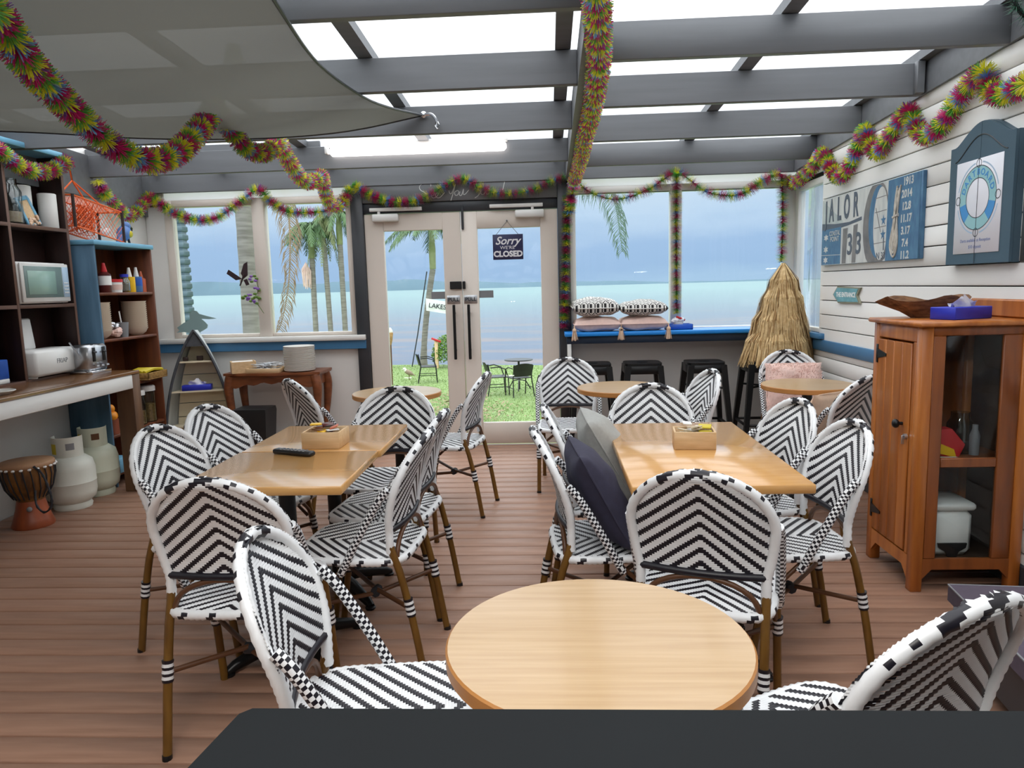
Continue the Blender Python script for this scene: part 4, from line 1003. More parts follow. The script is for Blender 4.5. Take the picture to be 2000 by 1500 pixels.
for i in range(14): b2.ball((.012, rnd.uniform(-.05, .06), rnd.uniform(.006, .06)), (.008, rnd.uniform(.008, .014), rnd.uniform(.008, .014)), 7, 5)
b2.build('shells', M['beige_cloth'], t)
t = thing('microwave_oven', (-3.46, 4.78, 1.385), 'white microwave oven in the middle pigeonhole', 'microwave')
MB().box(-3.56, -3.378, 4.535, 5.01, 1.392, 1.662, b=.008).build('case', M['white_app'], t)
d = MB().box(-3.376, -3.360, 4.54, 5.005, 1.40, 1.655, b=.006).build('door', M['white_app'], t)
MB().box(-3.361, -3.357, 4.565, 4.93, 1.43, 1.635, b=.002).build('bezel', M['screen2'], d)
MB().box(-3.3575, -3.3545, 4.59, 4.86, 1.45, 1.605, b=.001).build('window', M['screen'], d)
p = MB().box(-3.361, -3.3565, 4.935, 4.998, 1.43, 1.635, b=.002).build('control_panel', M['p_pale'], t)
for i in range(4):
    for j in range(3): MB().cbox((-3.356, 4.95 + .016 * j, 1.46 + .022 * i), (.003, .009, .011), b=.001).build('button', M['white_app'], p)
for yy in (4.56, 4.98): MB().box(-3.54, -3.40, yy - .01, yy + .01, 1.384, 1.393).build('foot', M['black'], t)
t = thing('sandwich_cooker', (-3.40, 4.74, BZ + .012), 'white kitchen appliance with raised lid in the bottom pigeonhole', 'appliance')
MB().box(-3.54, -3.33, 4.545, 4.985, .912, 1.085, b=.02).build('case', M['white_app'], t)
b = MB(); b.T = Matrix.Translation((-3.50, 4.70, 1.085)) @ Matrix.Rotation(math.radians(-6), 4, 'Y'); b.box(-.03, .0, -.085, .10, 0, .21, b=.015); b.build('lid', M['white_app'], t)
MB().text('FRIAP', .045, Matrix(((0, 0, 1, -3.3292), (1, 0, 0, 4.80), (0, 1, 0, 1.0), (0, 0, 0, 1)))).build('lettering', M['grey'], t)
for yy in (4.58, 4.95): MB().box(-3.5, -3.36, yy - .012, yy + .012, .8995, .914).build('foot', M['white_app'], t)
t = thing('bread_tongs', (-3.31, 4.9, BZ), 'metal tongs leaning on the white appliance', 'tongs')
b = MB(); b.tube([(-3.25, 4.99, .892), (-3.326, 4.885, 1.115)], .005, 6); b.tube([(-3.245, 4.975, .892), (-3.322, 4.878, 1.115)], .005, 6); b.build('arms', M['steel'], t)
t = thing('toaster', (-3.24, 5.035, BZ), 'chrome toaster on the counter beside the blue side panel', 'toaster')
MB().box(-3.36, -3.22, 4.925, 5.15, .905, 1.09, b=.02).build('case', M['steel'], t)
for yy in (4.98, 5.095):
    MB().box(-3.2215, -3.2175, yy - .018, yy + .018, .97, 1.07, b=.002).build('lever_slot', M['black'], t)
    MB().box(-3.218, -3.205, yy - .02, yy + .02, 1.03, 1.045).build('lever', M['black'], t)
for yy in (4.98, 5.037, 5.095): MB().lathe([(0, 0), (.014, 0), (.012, .012), (0, .012)], (-3.2, yy, .935), 12).build('knob', M['steel'], t)
MB().box(-3.37, -3.205, 4.92, 5.15, .887, .907).build('base', M['chrome'], t)
for yy in (4.995, 5.08): MB().box(-3.345, -3.235, yy - .014, yy + .014, 1.088, 1.0915, b=.001).build('slot', M['black'], t)
t = thing('carton', (-3.42, 4.30, BZ + .012), 'blue and white carton at the left edge on the counter', 'box')
MB().box(-3.50, -3.395, 4.20, 4.385, .93, 1.05).build('box_body', M['royal2'], t); MB().box(-3.50, -3.395, 4.20, 4.385, .90, .93).build('base', M['white_app'], t)
t = thing('saucer', (-3.12, 3.93, BZ), 'white dish on the counter at the left edge of the picture', 'dish')
MB().lathe([(0, .0), (.05, .0), (.085, .022), (.083, .026), (.048, .005), (0, .005)], (-3.12, 3.93, BZ), 24).build('dish_body', M['china'], t)
# --- corner shelf contents
def bottle(c, r, h, m, cap, label, capc=.25, lab=None, name='sauce_bottle', group='bottles on the corner shelf'):
    t = thing(name, c, label, 'bottle', group)
    MB().lathe([(0, 0), (r * .95, 0), (r, .006), (r, h * .62), (r * .45, h * (1 - capc)), (0, h * (1 - capc))], c, 18).build('body', M[m], t)
    MB().lathe([(r * .48, h * (1 - capc) - .002), (r * .5, h * (1 - capc) + .004), (r * .22, h), (0, h)], c, 14).build('cap', M[cap], t)
    if lab: MB().lathe([(r * 1.015, h * .25), (r * 1.02, h * .26), (r * 1.02, h * .55), (r * 1.015, h * .56)], c, 18).build('paper_label', M[lab], t)
z = 1.455
bottle((-3.31, 5.34, z), .045, .22, 'darkred', 'red', 'dark syrup bottle with white label and red cap', .3, 'paper')
bottle((-3.36, 5.25, z), .026, .20, 'darkred', 'black', 'thin dark bottle at the left end of the shelf', .3)
bottle((-3.33, 5.70, z), .042, .195, 'mustard', 'paper', 'yellow squeeze bottle with white nozzle', .38)
bottle((-3.33, 5.80, z), .042, .20, 'blue_bottle', 'paper', 'blue squeeze bottle with white nozzle', .38, 'royal2')
bottle((-3.34, 5.885, z), .036, .17, 'orange_bottle', 'orange_bottle', 'pale orange squeeze bottle at the right end', .3)
t = thing('red_lid_tub', (-3.31, 5.47, z), 'small white tub with a red lid beside the syrup bottle', 'tub')
MB().lathe([(0, 0), (.044, 0), (.05, .08), (0, .08)], (-3.31, 5.47, z), 20).build('tub_body', M['paper'], t); MB().lathe([(0, .078), (.053, .078), (.053, .10), (0, .102)], (-3.31, 5.47, z), 20).build('lid', M['red'], t)
MB().lathe([(.0472, .02), (.0505, .06), (.05, .06)], (-3.31, 5.47, z), 20).build('paper_label', M['pinkflower'], t)
jar('spice_jar', (-3.31, 5.595, z), .04, .12, 'small spice jar with dark blue lid in the middle of the shelf', .07, 'bird_brown', 'royal')
# bowls
z = 1.11
def bowl_stack(cx, cy, n, label, group, r=.092):
    pr = None
    for i in range(n):
        if pr is None:
            pr = MB().lathe([(0, 0), (r * .45, 0), (r * .8, .024), (r, .058), (r * 1.03, .062), (r * .97, .062), (r * .76, .03), (r * .42, .006), (0, .006)], (0, 0, 0), 26).build('bowl', M['bowlcream']); o = pr
        else: o = pr.copy(); COL.objects.link(o)
        o.location = (cx, cy, z + .0008 + i * .0162); tag(o, ('topmost ' if i == n - 1 else 'lowest ' if i == 0 else 'middle ') + label, 'bowl', group)
bowl_stack(-3.345, 5.75, 14, 'cream bowl in the tall stack at right on the corner shelf', 'right bowl stack')
bowl_stack(-3.36, 5.285, 14, 'cream bowl in the stack beside the blue side panel', 'left bowl stack')
t = thing('utensil_cup', (-3.30, 5.50, z), 'grey cup with a straw between the bowl stacks', 'cup')
MB().lathe([(0, 0), (.032, 0), (.042, .115), (.039, .115), (.030, .004), (0, .004)], (-3.30, 5.50, z), 20).build('cup_body', M['grey'], t); MB().tube([(-3.30, 5.50, z + .006), (-3.305, 5.475, z + .20)], .005, 6).build('straw', M['paper'], t)
t = thing('foil_packet', (-3.29, 5.405, z), 'crumpled pink and silver packet beside the grey cup', 'packet')
b = MB()
for i in range(7): b.ball((-3.30 + rnd.uniform(-.03, .03), 5.405 + rnd.uniform(-.025, .03), z + .04 + rnd.uniform(-.012, .02)), (.03, .03, .026), 6, 4)
b.build('pouch', M['pink_cloth'], t, 10)
b = MB()
for i in range(6): b.ball((-3.31 + rnd.uniform(-.02, .02), 5.39 + rnd.uniform(-.02, .03), z + .105 + rnd.uniform(-.02, .03)), (.02, .022, .016), 6, 4)
b.build('foil', M['steel'], t, 10)
t = thing('wicker_tray', (-3.26, 5.78, .75), 'shallow yellow patterned tray on the corner shelf', 'tray')
b = MB(); b.box(-3.40, -3.20, 5.62, 5.91, .752, .765); b.box(-3.21, -3.20, 5.62, 5.91, .765, .81); b.box(-3.40, -3.39, 5.62, 5.91, .765, .81); b.box(-3.40, -3.20, 5.62, 5.63, .765, .81); b.box(-3.40, -3.20, 5.90, 5.91, .765, .81); b.build('tray_body', M['wicker'], t)
b = MB()
for i in range(5): b.tube([(-3.36 + .03 * i, 5.63, .815), (-3.36 + .03 * i, 5.76, .83), (-3.36 + .03 * i, 5.90, .815)], .014, 6)
b.build('liner', M['yellow'], t)
def canister(c, r, h, fill, label):
    t = thing('cereal_canister', c, label, 'canister', 'cereal canisters')
    MB().lathe([(0, 0), (r, 0), (r, h * .86), (r * .96, h * .86), (r * .96, .006), (0, .006)], c, 24).build('body', M['clear'], t)
    MB().lathe([(0, .008), (r * .93, .008), (r * .93, fill), (0, fill)], c, 20).build('cereal', M['wicker'], t)
    MB().lathe([(0, h * .855), (r * 1.06, h * .855), (r * 1.06, h * .97), (r * .9, h), (0, h)], c, 24).build('lid', M['white_app'], t)
canister((-3.33, 5.80, .39), .06, .30, .15, 'large clear cereal canister with wide white lid')
canister((-3.315, 5.66, .39), .04, .28, .11, 'slim clear canister with small white lid')
t = thing('fruit_bowl', (-3.33, 5.27, .39), 'terracotta bowl of oranges on the lower corner shelf', 'bowl')
MB().lathe([(0, 0), (.055, 0), (.068, .12), (.062, .12), (.05, .008), (0, .008)], (-3.33, 5.27, .39), 24).build('bowl_body', M['terracotta'], t)
for i, (dx, dy, dz) in enumerate(((-.026, -.03, .118), (.03, -.022, .12), (.0, .033, .12), (.004, -.005, .178))):
    o = MB().ball((-3.33 + dx, 5.27 + dy, .39 + dz + .015), .037, 16, 10).build('orange', M['orange_fruit']); tag(o, 'orange piled in the terracotta bowl', 'fruit', 'oranges in the bowl')
t = thing('small_carton', (-3.29, 5.31, .10), 'light blue carton at the bottom of the corner shelf', 'box')
MB().box(-3.40, -3.245, 5.20, 5.34, .10, .21).build('box_body', M['lightblue'], t); MB().box(-3.40, -3.246, 5.19, 5.199, .10, .2).build('flap', M['navy'], t)
# --- crab trap of orange net
t = thing('crab_trap', (-3.36, 5.42, 1.84), 'orange net crab trap hanging between the bookcase and the blue corner shelf', 'fishing trap')
A0, A1 = (5.11, 1.93), (5.70, 1.845)
def cr_(u, w, h): # u along, w across, h up (0..1)
    return Vector((-3.54 + .20 * w, A0[0] + (A1[0] - A0[0]) * u, A0[1] + (A1[1] - A0[1]) * u + (.215 + .02 * u) * h))
for u in (0, 1):
    for w in (0, 1): MB().tube([cr_(u, w, -.03), cr_(u, w, 1.03)], .011, 8).build('end_bar', M['shelf_dark'], t)
b = MB()
for w in (0, 1):
    for h in (0, 1): b.tube([cr_(0, w, h), cr_(1, w, h)], .006, 6)
for u in (0, 1):
    for h in (0, 1): b.tube([cr_(u, 0, h), cr_(u, 1, h)], .006, 6)
b.build('frame_rope', M['orange'], t)
b = MB(); nn = 13
for k in range(-nn, nn + 1):                       # diagonal mesh on the sides and top
    for fn in (lambda a, c: cr_(a, 1, c), lambda a, c: cr_(a, 0, c), lambda a, c: cr_(a, c, 1)):
        for sg in (1, -1):
            a0 = k / nn; pts = []
            for q in range(5):
                c = q / 4; a = a0 + sg * c * .42
                if 0 <= a <= 1: pts.append(fn(a, c))
            if len(pts) > 1: b.tube(pts, .0020, 3, cap=False)
b.build('net', M['orange'], t, 0)['kind'] = 'stuff'
b = MB(); apex = Vector((-3.44, 5.25, 2.42))
for c in ((0, 1), (.55, 1), (1, 1)): b.tube([apex, cr_(c[0] * .6 + .05, .5, 1.12) if 0 else apex.lerp(cr_(.3, .5, 1.35), .7), cr_(c[0], .5, 1)], .006, 6)
b.build('hanging_rope', M['orange'], t)
b = MB()
for i in range(30):
    p = [cr_(.45 + .08 * rnd.gauss(0, 1), rnd.random(), rnd.random()) for _ in range(4)]; b.tube(cat_rom(p, .04), .003, 4, cap=False)
b.build('bundled_net', M['orange'], t, 0)
for u, h, r in ((.78, .18, .03), (.84, .28, .024)):
    o = MB().ball(cr_(u, .6, h + .03), (r, r * 1.2, r), 10, 7).build('shell', M['paper']); tag(o, 'larger lower white shell inside the orange net trap' if r > .025 else 'smaller upper white shell inside the orange net trap', 'shell', 'shells in the trap')
t = thing('parrot_ornament', (-3.43, 5.85, 1.835), 'blue parrot ornament on the blue top of the corner shelf', 'ornament')
b = MB(); b.T = Matrix.Translation((-3.42, 5.84, 1.93)) @ Matrix.Rotation(.5, 4, 'X'); b.ball((0, 0, 0), (.05, .075, .06)); b.ball((0, .06, .035), (.036, .036, .036)); b.tube([(0, -.05, 0), (0, -.13, -.02)], [.03, .012], 8); b.build('body', M['sky_blue'], t)
MB().tube([(-3.42, 5.925, 1.985), (-3.42, 5.955, 1.975), (-3.42, 5.96, 1.955)], [.014, .01, .003], 8).build('beak', M['black'], t)
MB().ball((-3.385, 5.86, 1.925), (.02, .035, .03)).build('breast', M['yellow'], t)
for s in (-.02, .025): MB().tube([(-3.42 + s, 5.85, 1.89), (-3.42 + s, 5.87, 1.838)], .009, 6).build('leg', M['black'], t)

# ================================================================= ON THE FLOOR AT LEFT
def cylinder_gas(x, y, m, label):
    t = thing('gas_cylinder', (x, y, 0), label, 'gas bottle', 'gas cylinders under the counter'); c = (x, y, 0)
    MB().lathe([(0, .03), (.10, .032), (.145, .07), (.155, .12), (.155, .178), (.157, .182), (.155, .186), (.155, .27), (.142, .325), (.10, .358), (.04, .37), (0, .37)], c, 36).build('tank', M[m], t)
    MB().lathe([(.112, 0), (.115, 0), (.12, .02), (.105, .055), (.10, .05), (.112, .02)], c, 30).build('foot_ring', M[m], t)
    b = MB(); n = 40; vs = []; fs = []
    for i in range(n + 1):
        a = math.radians(-140 + 280 * i / n) - PI / 2 + .3
        zt = .495 if abs(i - n / 2) < n * .42 else .46
        for (r, zz_) in ((.093, .36), (.093, zt), (.090, zt), (.090, .36)): vs.append((x + r * math.cos(a), y + r * math.sin(a), zz_))
    for i in range(n):
        for k in range(4): fs.append([4 * i + k, 4 * i + 4 + k, 4 * i + 4 + (k + 1) % 4, 4 * i + (k + 1) % 4])
    fs += [[0, 1, 2, 3], [4 * n + 3, 4 * n + 2, 4 * n + 1, 4 * n]]
    b.add(vs, fs); cl = b.build('collar', M[m], t)
    def patch(a0, a1, z0, z1, mt, nm):
        vs, fs = [], []
        for i in range(9):
            a = math.radians(a0 + (a1 - a0) * i / 8)
            for zz_ in (z0, z1): vs.append((x + .0942 * math.cos(a), y + .0942 * math.sin(a), zz_))
        for i in range(8): fs.append([2 * i, 2 * i + 2, 2 * i + 3, 2 * i + 1])
        MB().add(vs, fs).build(nm, M[mt], cl)
    patch(-128, -100, .385, .455, 'yellow', 'yellow_label'); patch(-62, -30, .41, .455, 'grey' if m == 'gas' else 'cane', 'hand_hole')
    MB().tube([(x, y, .365), (x, y, .43)], .02, 10).build('valve', M['steel'], t)
cylinder_gas(-3.285, 4.69, 'gas', 'white gas cylinder beside the drum, nearer of the two'); cylinder_gas(-3.32, 5.02, 'gas2', 'cream gas cylinder next to the counter post, farther of the two')
x, y = -3.29, 4.305
t = thing('djembe_drum', (x, y, 0), 'goblet hand drum with brown base under the counter', 'drum')
MB().lathe([(0, 0), (.118, 0), (.122, .012), (.108, .05), (.09, .11), (.078, .17), (0, .17)], (x, y, 0), 32).build('base', M['drum_low'], t)
MB().lathe([(.078, .168), (.085, .19), (.125, .25), (.142, .32), (.144, .38), (.14, .40)], (x, y, 0), 32).build('bowl', M['drum_up'], t)
MB().lathe([(.145, .385), (.152, .392), (.152, .41), (.144, .418), (0, .424)], (x, y, 0), 32).build('skin', M['drum_skin'], t)
b = MB()
for i in range(22):
    a = 2 * PI * i / 22
    b.tube([(x + r * math.cos(a + s), y + r * math.sin(a + s), z) for r, z, s in ((.15, .395, 0), (.149, .33, .06), (.13, .25, .12), (.092, .185, .14))], .004, 5)
b.build('lacing', M['rope_dark'], t)
b = MB()
for i in range(22):
    a = 2 * PI * i / 22; b.ball((x + .153 * math.cos(a), y + .153 * math.sin(a), .385), (.012, .012, .008), 6, 4)
b.build('rim_loops', M['paper'], t)
sp = cat_rom([(x + .12, y - .10, .40), (x + .19, y - .13, .36), (x + .235, y - .14, .24), (x + .23, y - .14, .16), (x + .18, y - .14, .125), (x + .13, y - .13, .17), (x + .11, y - .10, .25)], .012)
MB().tube(sp, [.006 if i % 4 else .009 for i in range(len(sp))], 6).build('strap', M['rope_dark'], t)
MB().ball((x + .055, y - .095, .13), (.016, .016, .016), 10, 7).build('badge', M['grey'], t)
t = thing('wicker_basket', (-3.33, 3.93, 0), 'small wicker basket at the left edge of the floor', 'basket')
b = MB(); b.lathe([(0, .002), (.085, .002), (.105, .20), (.098, .20), (.08, .012), (0, .012)], (-3.40, 3.93, 0), 28); b.build('basket_body', M['wicker'], t)
MB().lathe([(.098, .19), (.112, .195), (.108, .212), (.098, .205)], (-3.40, 3.93, 0), 28).build('basket_rim', M['wicker'], t)

# ================================================================= BOAT SHELF
bx, by, rzb = -3.05, 6.13, .30
t = thing('boat_shelf', (bx, by, 0), 'grey rowing boat bookshelf standing upright below the left window', 'shelf')
TB = Matrix.Translation((bx, by, 0)) @ Matrix.Rotation(rzb, 4, 'Z') @ Matrix.Rotation(math.radians(-2.5), 4, 'X')
HB = 1.12
def bw(z): return .285 * max(0, 1 - (z / HB) ** 2.3) ** .9 + .0
vs, fs = [], []; n = 30
for i in range(n + 1):
    z = HB * i / n; w = bw(z); 
    for (k, yy) in ((1, -.10), (.96, .05), (.80, .13)): vs += [(-w * k, yy, z)]
    for (k, yy) in ((.80, .13), (.96, .05), (1, -.10)): vs += [(w * k, yy, z)]
for i in range(n):
    for k in range(5): fs.append([6 * i + k, 6 * i + k + 1, 6 * i + 6 + k + 1, 6 * i + 6 + k])
b = MB(); b.T = TB; b.add(vs, fs); k0 = [(-p[0], p[1], p[2]) for p in vs]; b.build('hull', M['boat_hull'], t)
b = MB(); b.T = TB; rim = [(-bw(HB * i / n) + .004, -.102, HB * i / n) for i in range(n + 1)] + [(bw(HB * (n - i) / n) - .004, -.102, HB * (n - i) / n) for i in range(n + 1)]
b.tube(rim, .0115, 8); b.build('gunwale', M['boat_rim'], t)
b = MB(); b.T = TB; b.prism([(-bw(.98), .98), (bw(.98), .98), (bw(1.03), 1.03), (bw(1.08), 1.08), (0, HB), (-bw(1.08), 1.08), (-bw(1.03), 1.03)], -.10, -.085, 'y'); b.build('bow_cap', M['boat_rim'], t)
zs = [0.02, .18, .36, .48, .60, .73, .85, .98]
for i in range(len(zs) - 1):
    z0, z1 = zs[i] + .003, zs[i + 1] - .003; b = MB(); b.T = TB
    b.prism([(-.8 * bw(z0) + .006, z0), (.8 * bw(z0) - .006, z0), (.8 * bw(z1) - .006, z1), (-.8 * bw(z1) + .006, z1)], .105, .122, 'y'); b.build('back_plank', M['boat_in'], t)
for z in (.855, .60, .30):
    b = MB(); b.T = TB; w0 = bw(z) - .012; b.prism([(-w0, -.095), (w0, -.095), (w0 * .8, .105), (-w0 * .8, .105)], z - .014, z, 'z'); b.build('shelf_board', M['boat_in'], t)
t2 = thing('tissue_box', TB @ Vector((-.01, -.05, .60)), 'blue tissue box on the boat shelf', 'tissue box')
def tissue(b_par, TM, l, w, h, mt):
    b = MB(); b.T = TM; b.box(-l / 2, l / 2, -w / 2, w / 2, 0, h, b=.003); b.build('carton', mt, b_par)
    b = MB(); b.T = TM
    for q in range(3):
        vs = []; 
        for i in range(9):
            u = i / 8
            for j in range(4): vs.append(((u - .5) * l * .55 + .01 * math.sin(j * 2 + q), (q - 1) * .018 + .012 * math.sin(u * 8 + q * 2 + j), h - .002 + (.055 - .012 * q) * (j / 3) * (1 - .55 * abs(u - .5) * 2 + .15 * math.sin(u * 13 + q))))
        b.add(vs, [[4 * i + j, 4 * i + 4 + j, 4 * i + 5 + j, 4 * i + 1 + j] for i in range(8) for j in range(3)])
    b.build('tissue', M['tissue'], b_par, 80)
tissue(t2, TB @ Matrix.Translation((-.01, -.04, .6005)), .235, .11, .048, M['royal'])
for i, (dx, w, h) in enumerate(((-.085, .042, .035), (.03, .05, .042))):
    o = MB(); o.T = TB @ Matrix.Translation((dx, -.06, .8555)); o.box(-w / 2, w / 2, -.012, .012, 0, h); o = o.build('trinket_box', M['shelf_dark']); tag(o, 'tiny dark box at %s on the top boat shelf shelf' % ('left' if i == 0 else 'right') if 0 else ('tiny dark red box at left on the top shelf of the boat' if i == 0 else 'tiny dark box at right on the top shelf of the boat'), 'box')

# ================================================================= CONSOLE TABLE
cx0, cx1, cy0, cy1, ct = -2.79, -1.95, 6.0, 6.40, .745
t = thing('console_table', ((cx0 + cx1) / 2, 6.2, 0), 'carved brown console table with curved legs below the left window', 'table')
fr = [(cx0, cy0 + .05)] + [(cx0 + (cx1 - cx0) * u, cy0 + .05 - .05 * math.sin(PI * u) ** 2 - .018 * math.sin(3 * PI * u) ** 2) for u in [i / 24 for i in range(1, 24)]] + [(cx1, cy0 + .05), (cx1, cy1), (cx0, cy1)]
b = MB(); b.prism(fr, ct - .02, ct); b.build('tabletop', M['console'], t)
b = MB(); b.prism([(cx0 + (cx1 - cx0) * u + (.012 if u < .5 else -.012), y + .02) for (u, y) in [((p[0] - cx0) / (cx1 - cx0), p[1]) for p in fr]], ct - .032, ct - .02); b.build('moulding', M['console'], t)
for yy in (cy0 + .05, cy1 - .03):
    b = MB(); pr = [(cx0 + .04, ct - .03), (cx1 - .04, ct - .03)] + [(cx1 - .04 - (cx1 - cx0 - .08) * u, ct - .125 + .045 * math.sin(PI * u) - .018 * math.sin(5 * PI * u) ** 2) for u in [i / 24 for i in range(25)]]
    b.prism(pr, yy - .008, yy + .012, 'y'); b.build('apron', M['console'], t)
for xx in (cx0 + .05, cx1 - .05):
    b = MB(); b.prism([(cy0 + .06, ct - .03), (cy1 - .03, ct - .03), (cy1 - .03, ct - .12), (cy0 + .06, ct - .12)], xx - .008, xx + .008, 'x'); b.build('apron', M['console'], t)
for sx_, xx in ((-1, cx0 + .055), (1, cx1 - .055)):
    for sy_, yy in ((-1, cy0 + .075), (1, cy1 - .05)):
        p = cat_rom([(xx, yy, ct - .03), (xx + sx_ * .022, yy + sy_ * .012, ct - .13), (xx + sx_ * .012, yy + sy_ * .006, ct - .30), (xx - sx_ * .012, yy - sy_ * .004, .22), (xx - sx_ * .008, yy, .07), (xx + sx_ * .018, yy + sy_ * .012, .022), (xx + sx_ * .03, yy + sy_ * .02, .012)], .03)
        k = len(p); MB().tube(p, [(.045 - .03 * min(1, (i / k) / .75)) if i / k < .75 else (.015 + .01 * ((i / k) - .75) / .25) for i in range(k)], 10).build('leg', M['console'], t)
t = thing('napkin_box', (-2.64, 6.1, ct), 'open pale wooden box of napkins on the console table', 'box')
b = MB(); b.T = Matrix.Translation((-2.64, 6.12, ct)) @ Matrix.Rotation(.5, 4, 'Z')
for q in ((-.10, .10, -.075, -.065, 0, .10), (-.10, .10, .065, .075, 0, .10), (-.10, -.09, -.065, .065, 0, .10), (.09, .10, -.065, .065, 0, .10), (-.09, .09, -.065, .065, .001, .008)): b.box(*q, b=.002)
b.build('box_body', M['palewood'], t); b2 = MB(); b2.T = b.T; b2.box(-.085, .085, -.06, .06, .01, .098); b2.build('napkins', M['paper'], t)
t = thing('cutlery_tray', (-2.43, 6.1, ct), 'shallow wooden tray piled with cutlery on the console table', 'tray')
b = MB()
for q in ((-2.58, -2.29, 6.02, 6.03, ct, ct + .04), (-2.58, -2.29, 6.21, 6.22, ct, ct + .04), (-2.58, -2.57, 6.03, 6.21, ct, ct + .04), (-2.30, -2.29, 6.03, 6.21, ct, ct + .04), (-2.57, -2.30, 6.03, 6.21, ct + .001, ct + .008)): b.box(*q, b=.002)
b.build('tray_body', M['palewood'], t)
b = MB()
for i in range(70):
    a = rnd.uniform(-.6, .6); c = Vector((rnd.uniform(-2.52, -2.35), rnd.uniform(6.06, 6.18), ct + .02 + rnd.uniform(0, .06))); d = Vector((math.cos(a), math.sin(a), rnd.uniform(-.15, .15))) * .055
    b.tube([c - d, c, c + d * .8, c + d], [.003, .003, .006, .004], 5)
b.build('cutlery', M['steel'], t)['kind'] = 'stuff'
pr = None
for i in range(18):
    if pr is None:
        pr = MB().lathe([(0, 0), (.075, 0), (.085, .004), (.128, .008), (.131, .011), (.131, .0175), (.126, .0178), (.084, .008), (0, .006)], (0, 0, 0), 36).build('plate', M['china']); o = pr
    else: o = pr.copy(); COL.objects.link(o)
    o.location = (-2.155 + rnd.uniform(-.002, .002), 6.16, ct + .0006 + i * .0118); tag(o, 'white dinner plate at the very top of the stack on the console' if i == 17 else ('white dinner plate at the very bottom of the stack on the console' if i == 0 else 'white dinner plate in the middle of the stack on the console'), 'plate', 'plate stack on the console')
t = thing('waste_bin', (-2.48, 6.03, 0), 'black plastic bin under the console table', 'bin')
b = MB(); v = []
for z, w, d in ((0, .115, .10), (.44, .145, .125), (.47, .14, .12), (.475, .12, .10)): v += [(-2.48 - w, 5.90 - d, z), (-2.48 + w, 5.90 - d, z), (-2.48 + w, 5.90 + d, z), (-2.48 - w, 5.90 + d, z)]
b.add(v, [[4 * i + k, 4 * i + (k + 1) % 4, 4 * i + 4 + (k + 1) % 4, 4 * i + 4 + k] for i in range(3) for k in range(4)] + [[12, 13, 14, 15], [3, 2, 1, 0]]); b.build('bin_body', M['black'], t)
MB().box(-2.56, -2.40, 5.795, 5.805, .40, .42).build('pedal_lip', M['charcoal2'], t)
# window decorations
t = thing('pelican_cutout', (-3.17, 6.44, 1.03), 'flat grey green pelican silhouette standing on the left window sill', 'decoration')
pel = [(-3.36, 1.13), (-3.30, 1.17), (-3.235, 1.20), (-3.235, 1.255), (-3.20, 1.285), (-3.165, 1.275), (-3.145, 1.25), (-3.06, 1.225), (-2.985, 1.205), (-3.06, 1.20), (-3.13, 1.205), (-3.10, 1.18), (-3.075, 1.15), (-3.085, 1.12), (-3.14, 1.09), (-3.19, 1.075), (-3.25, 1.08), (-3.30, 1.09), (-3.37, 1.085), (-3.34, 1.105)]
b = MB(); b.prism(pel, 6.438, 6.446, 'y'); b.build('body', M['pelican'], t)
for xx in (-3.18, -3.155): b = MB(); b.box(xx - .006, xx + .006, 6.438, 6.446, 1.03, 1.085, b=.001); b.box(xx - .006, xx + .03, 6.43, 6.446, 1.03, 1.036, b=.001); b.build('leg', M['pelican'], t)
t = thing('butterfly_ornament', (-2.62, 6.42, 1.45), 'dark butterfly with flower sprays fixed on the left window post', 'decoration')
b = MB()
for poly in ([(-2.70, 1.55), (-2.72, 1.60), (-2.69, 1.68), (-2.655, 1.70), (-2.66, 1.58)], [(-2.71, 1.55), (-2.78, 1.60), (-2.83, 1.635), (-2.85, 1.60), (-2.77, 1.54)], [(-2.70, 1.54), (-2.67, 1.55), (-2.65, 1.50), (-2.68, 1.49)]): b.prism(poly, 6.405, 6.411, 'y')
b.tube([(-2.735, 6.403, 1.49), (-2.69, 6.403, 1.59)], [.006, .009], 6); b.build('wings', M['butterfly'], t)
b = MB()
for (cx, cz) in ((-2.62, 1.55), (-2.60, 1.44), (-2.66, 1.38), (-2.70, 1.37), (-2.60, 1.36)):
    for k in range(7):
        a = rnd.uniform(0, 6.28); b.ball((cx + .028 * math.cos(a), 6.432 - rnd.uniform(0, .02), cz + .028 * math.sin(a)), (.018, .008, .012), 6, 4, rnd.randint(0, 1))
b.tube([(-2.6, 6.44, 1.55), (-2.58, 6.435, 1.45), (-2.63, 6.435, 1.37), (-2.55, 6.44, 1.24)], .003, 5, 0); b.build('flowers', [M['shrub'], M['t_purple']], t)

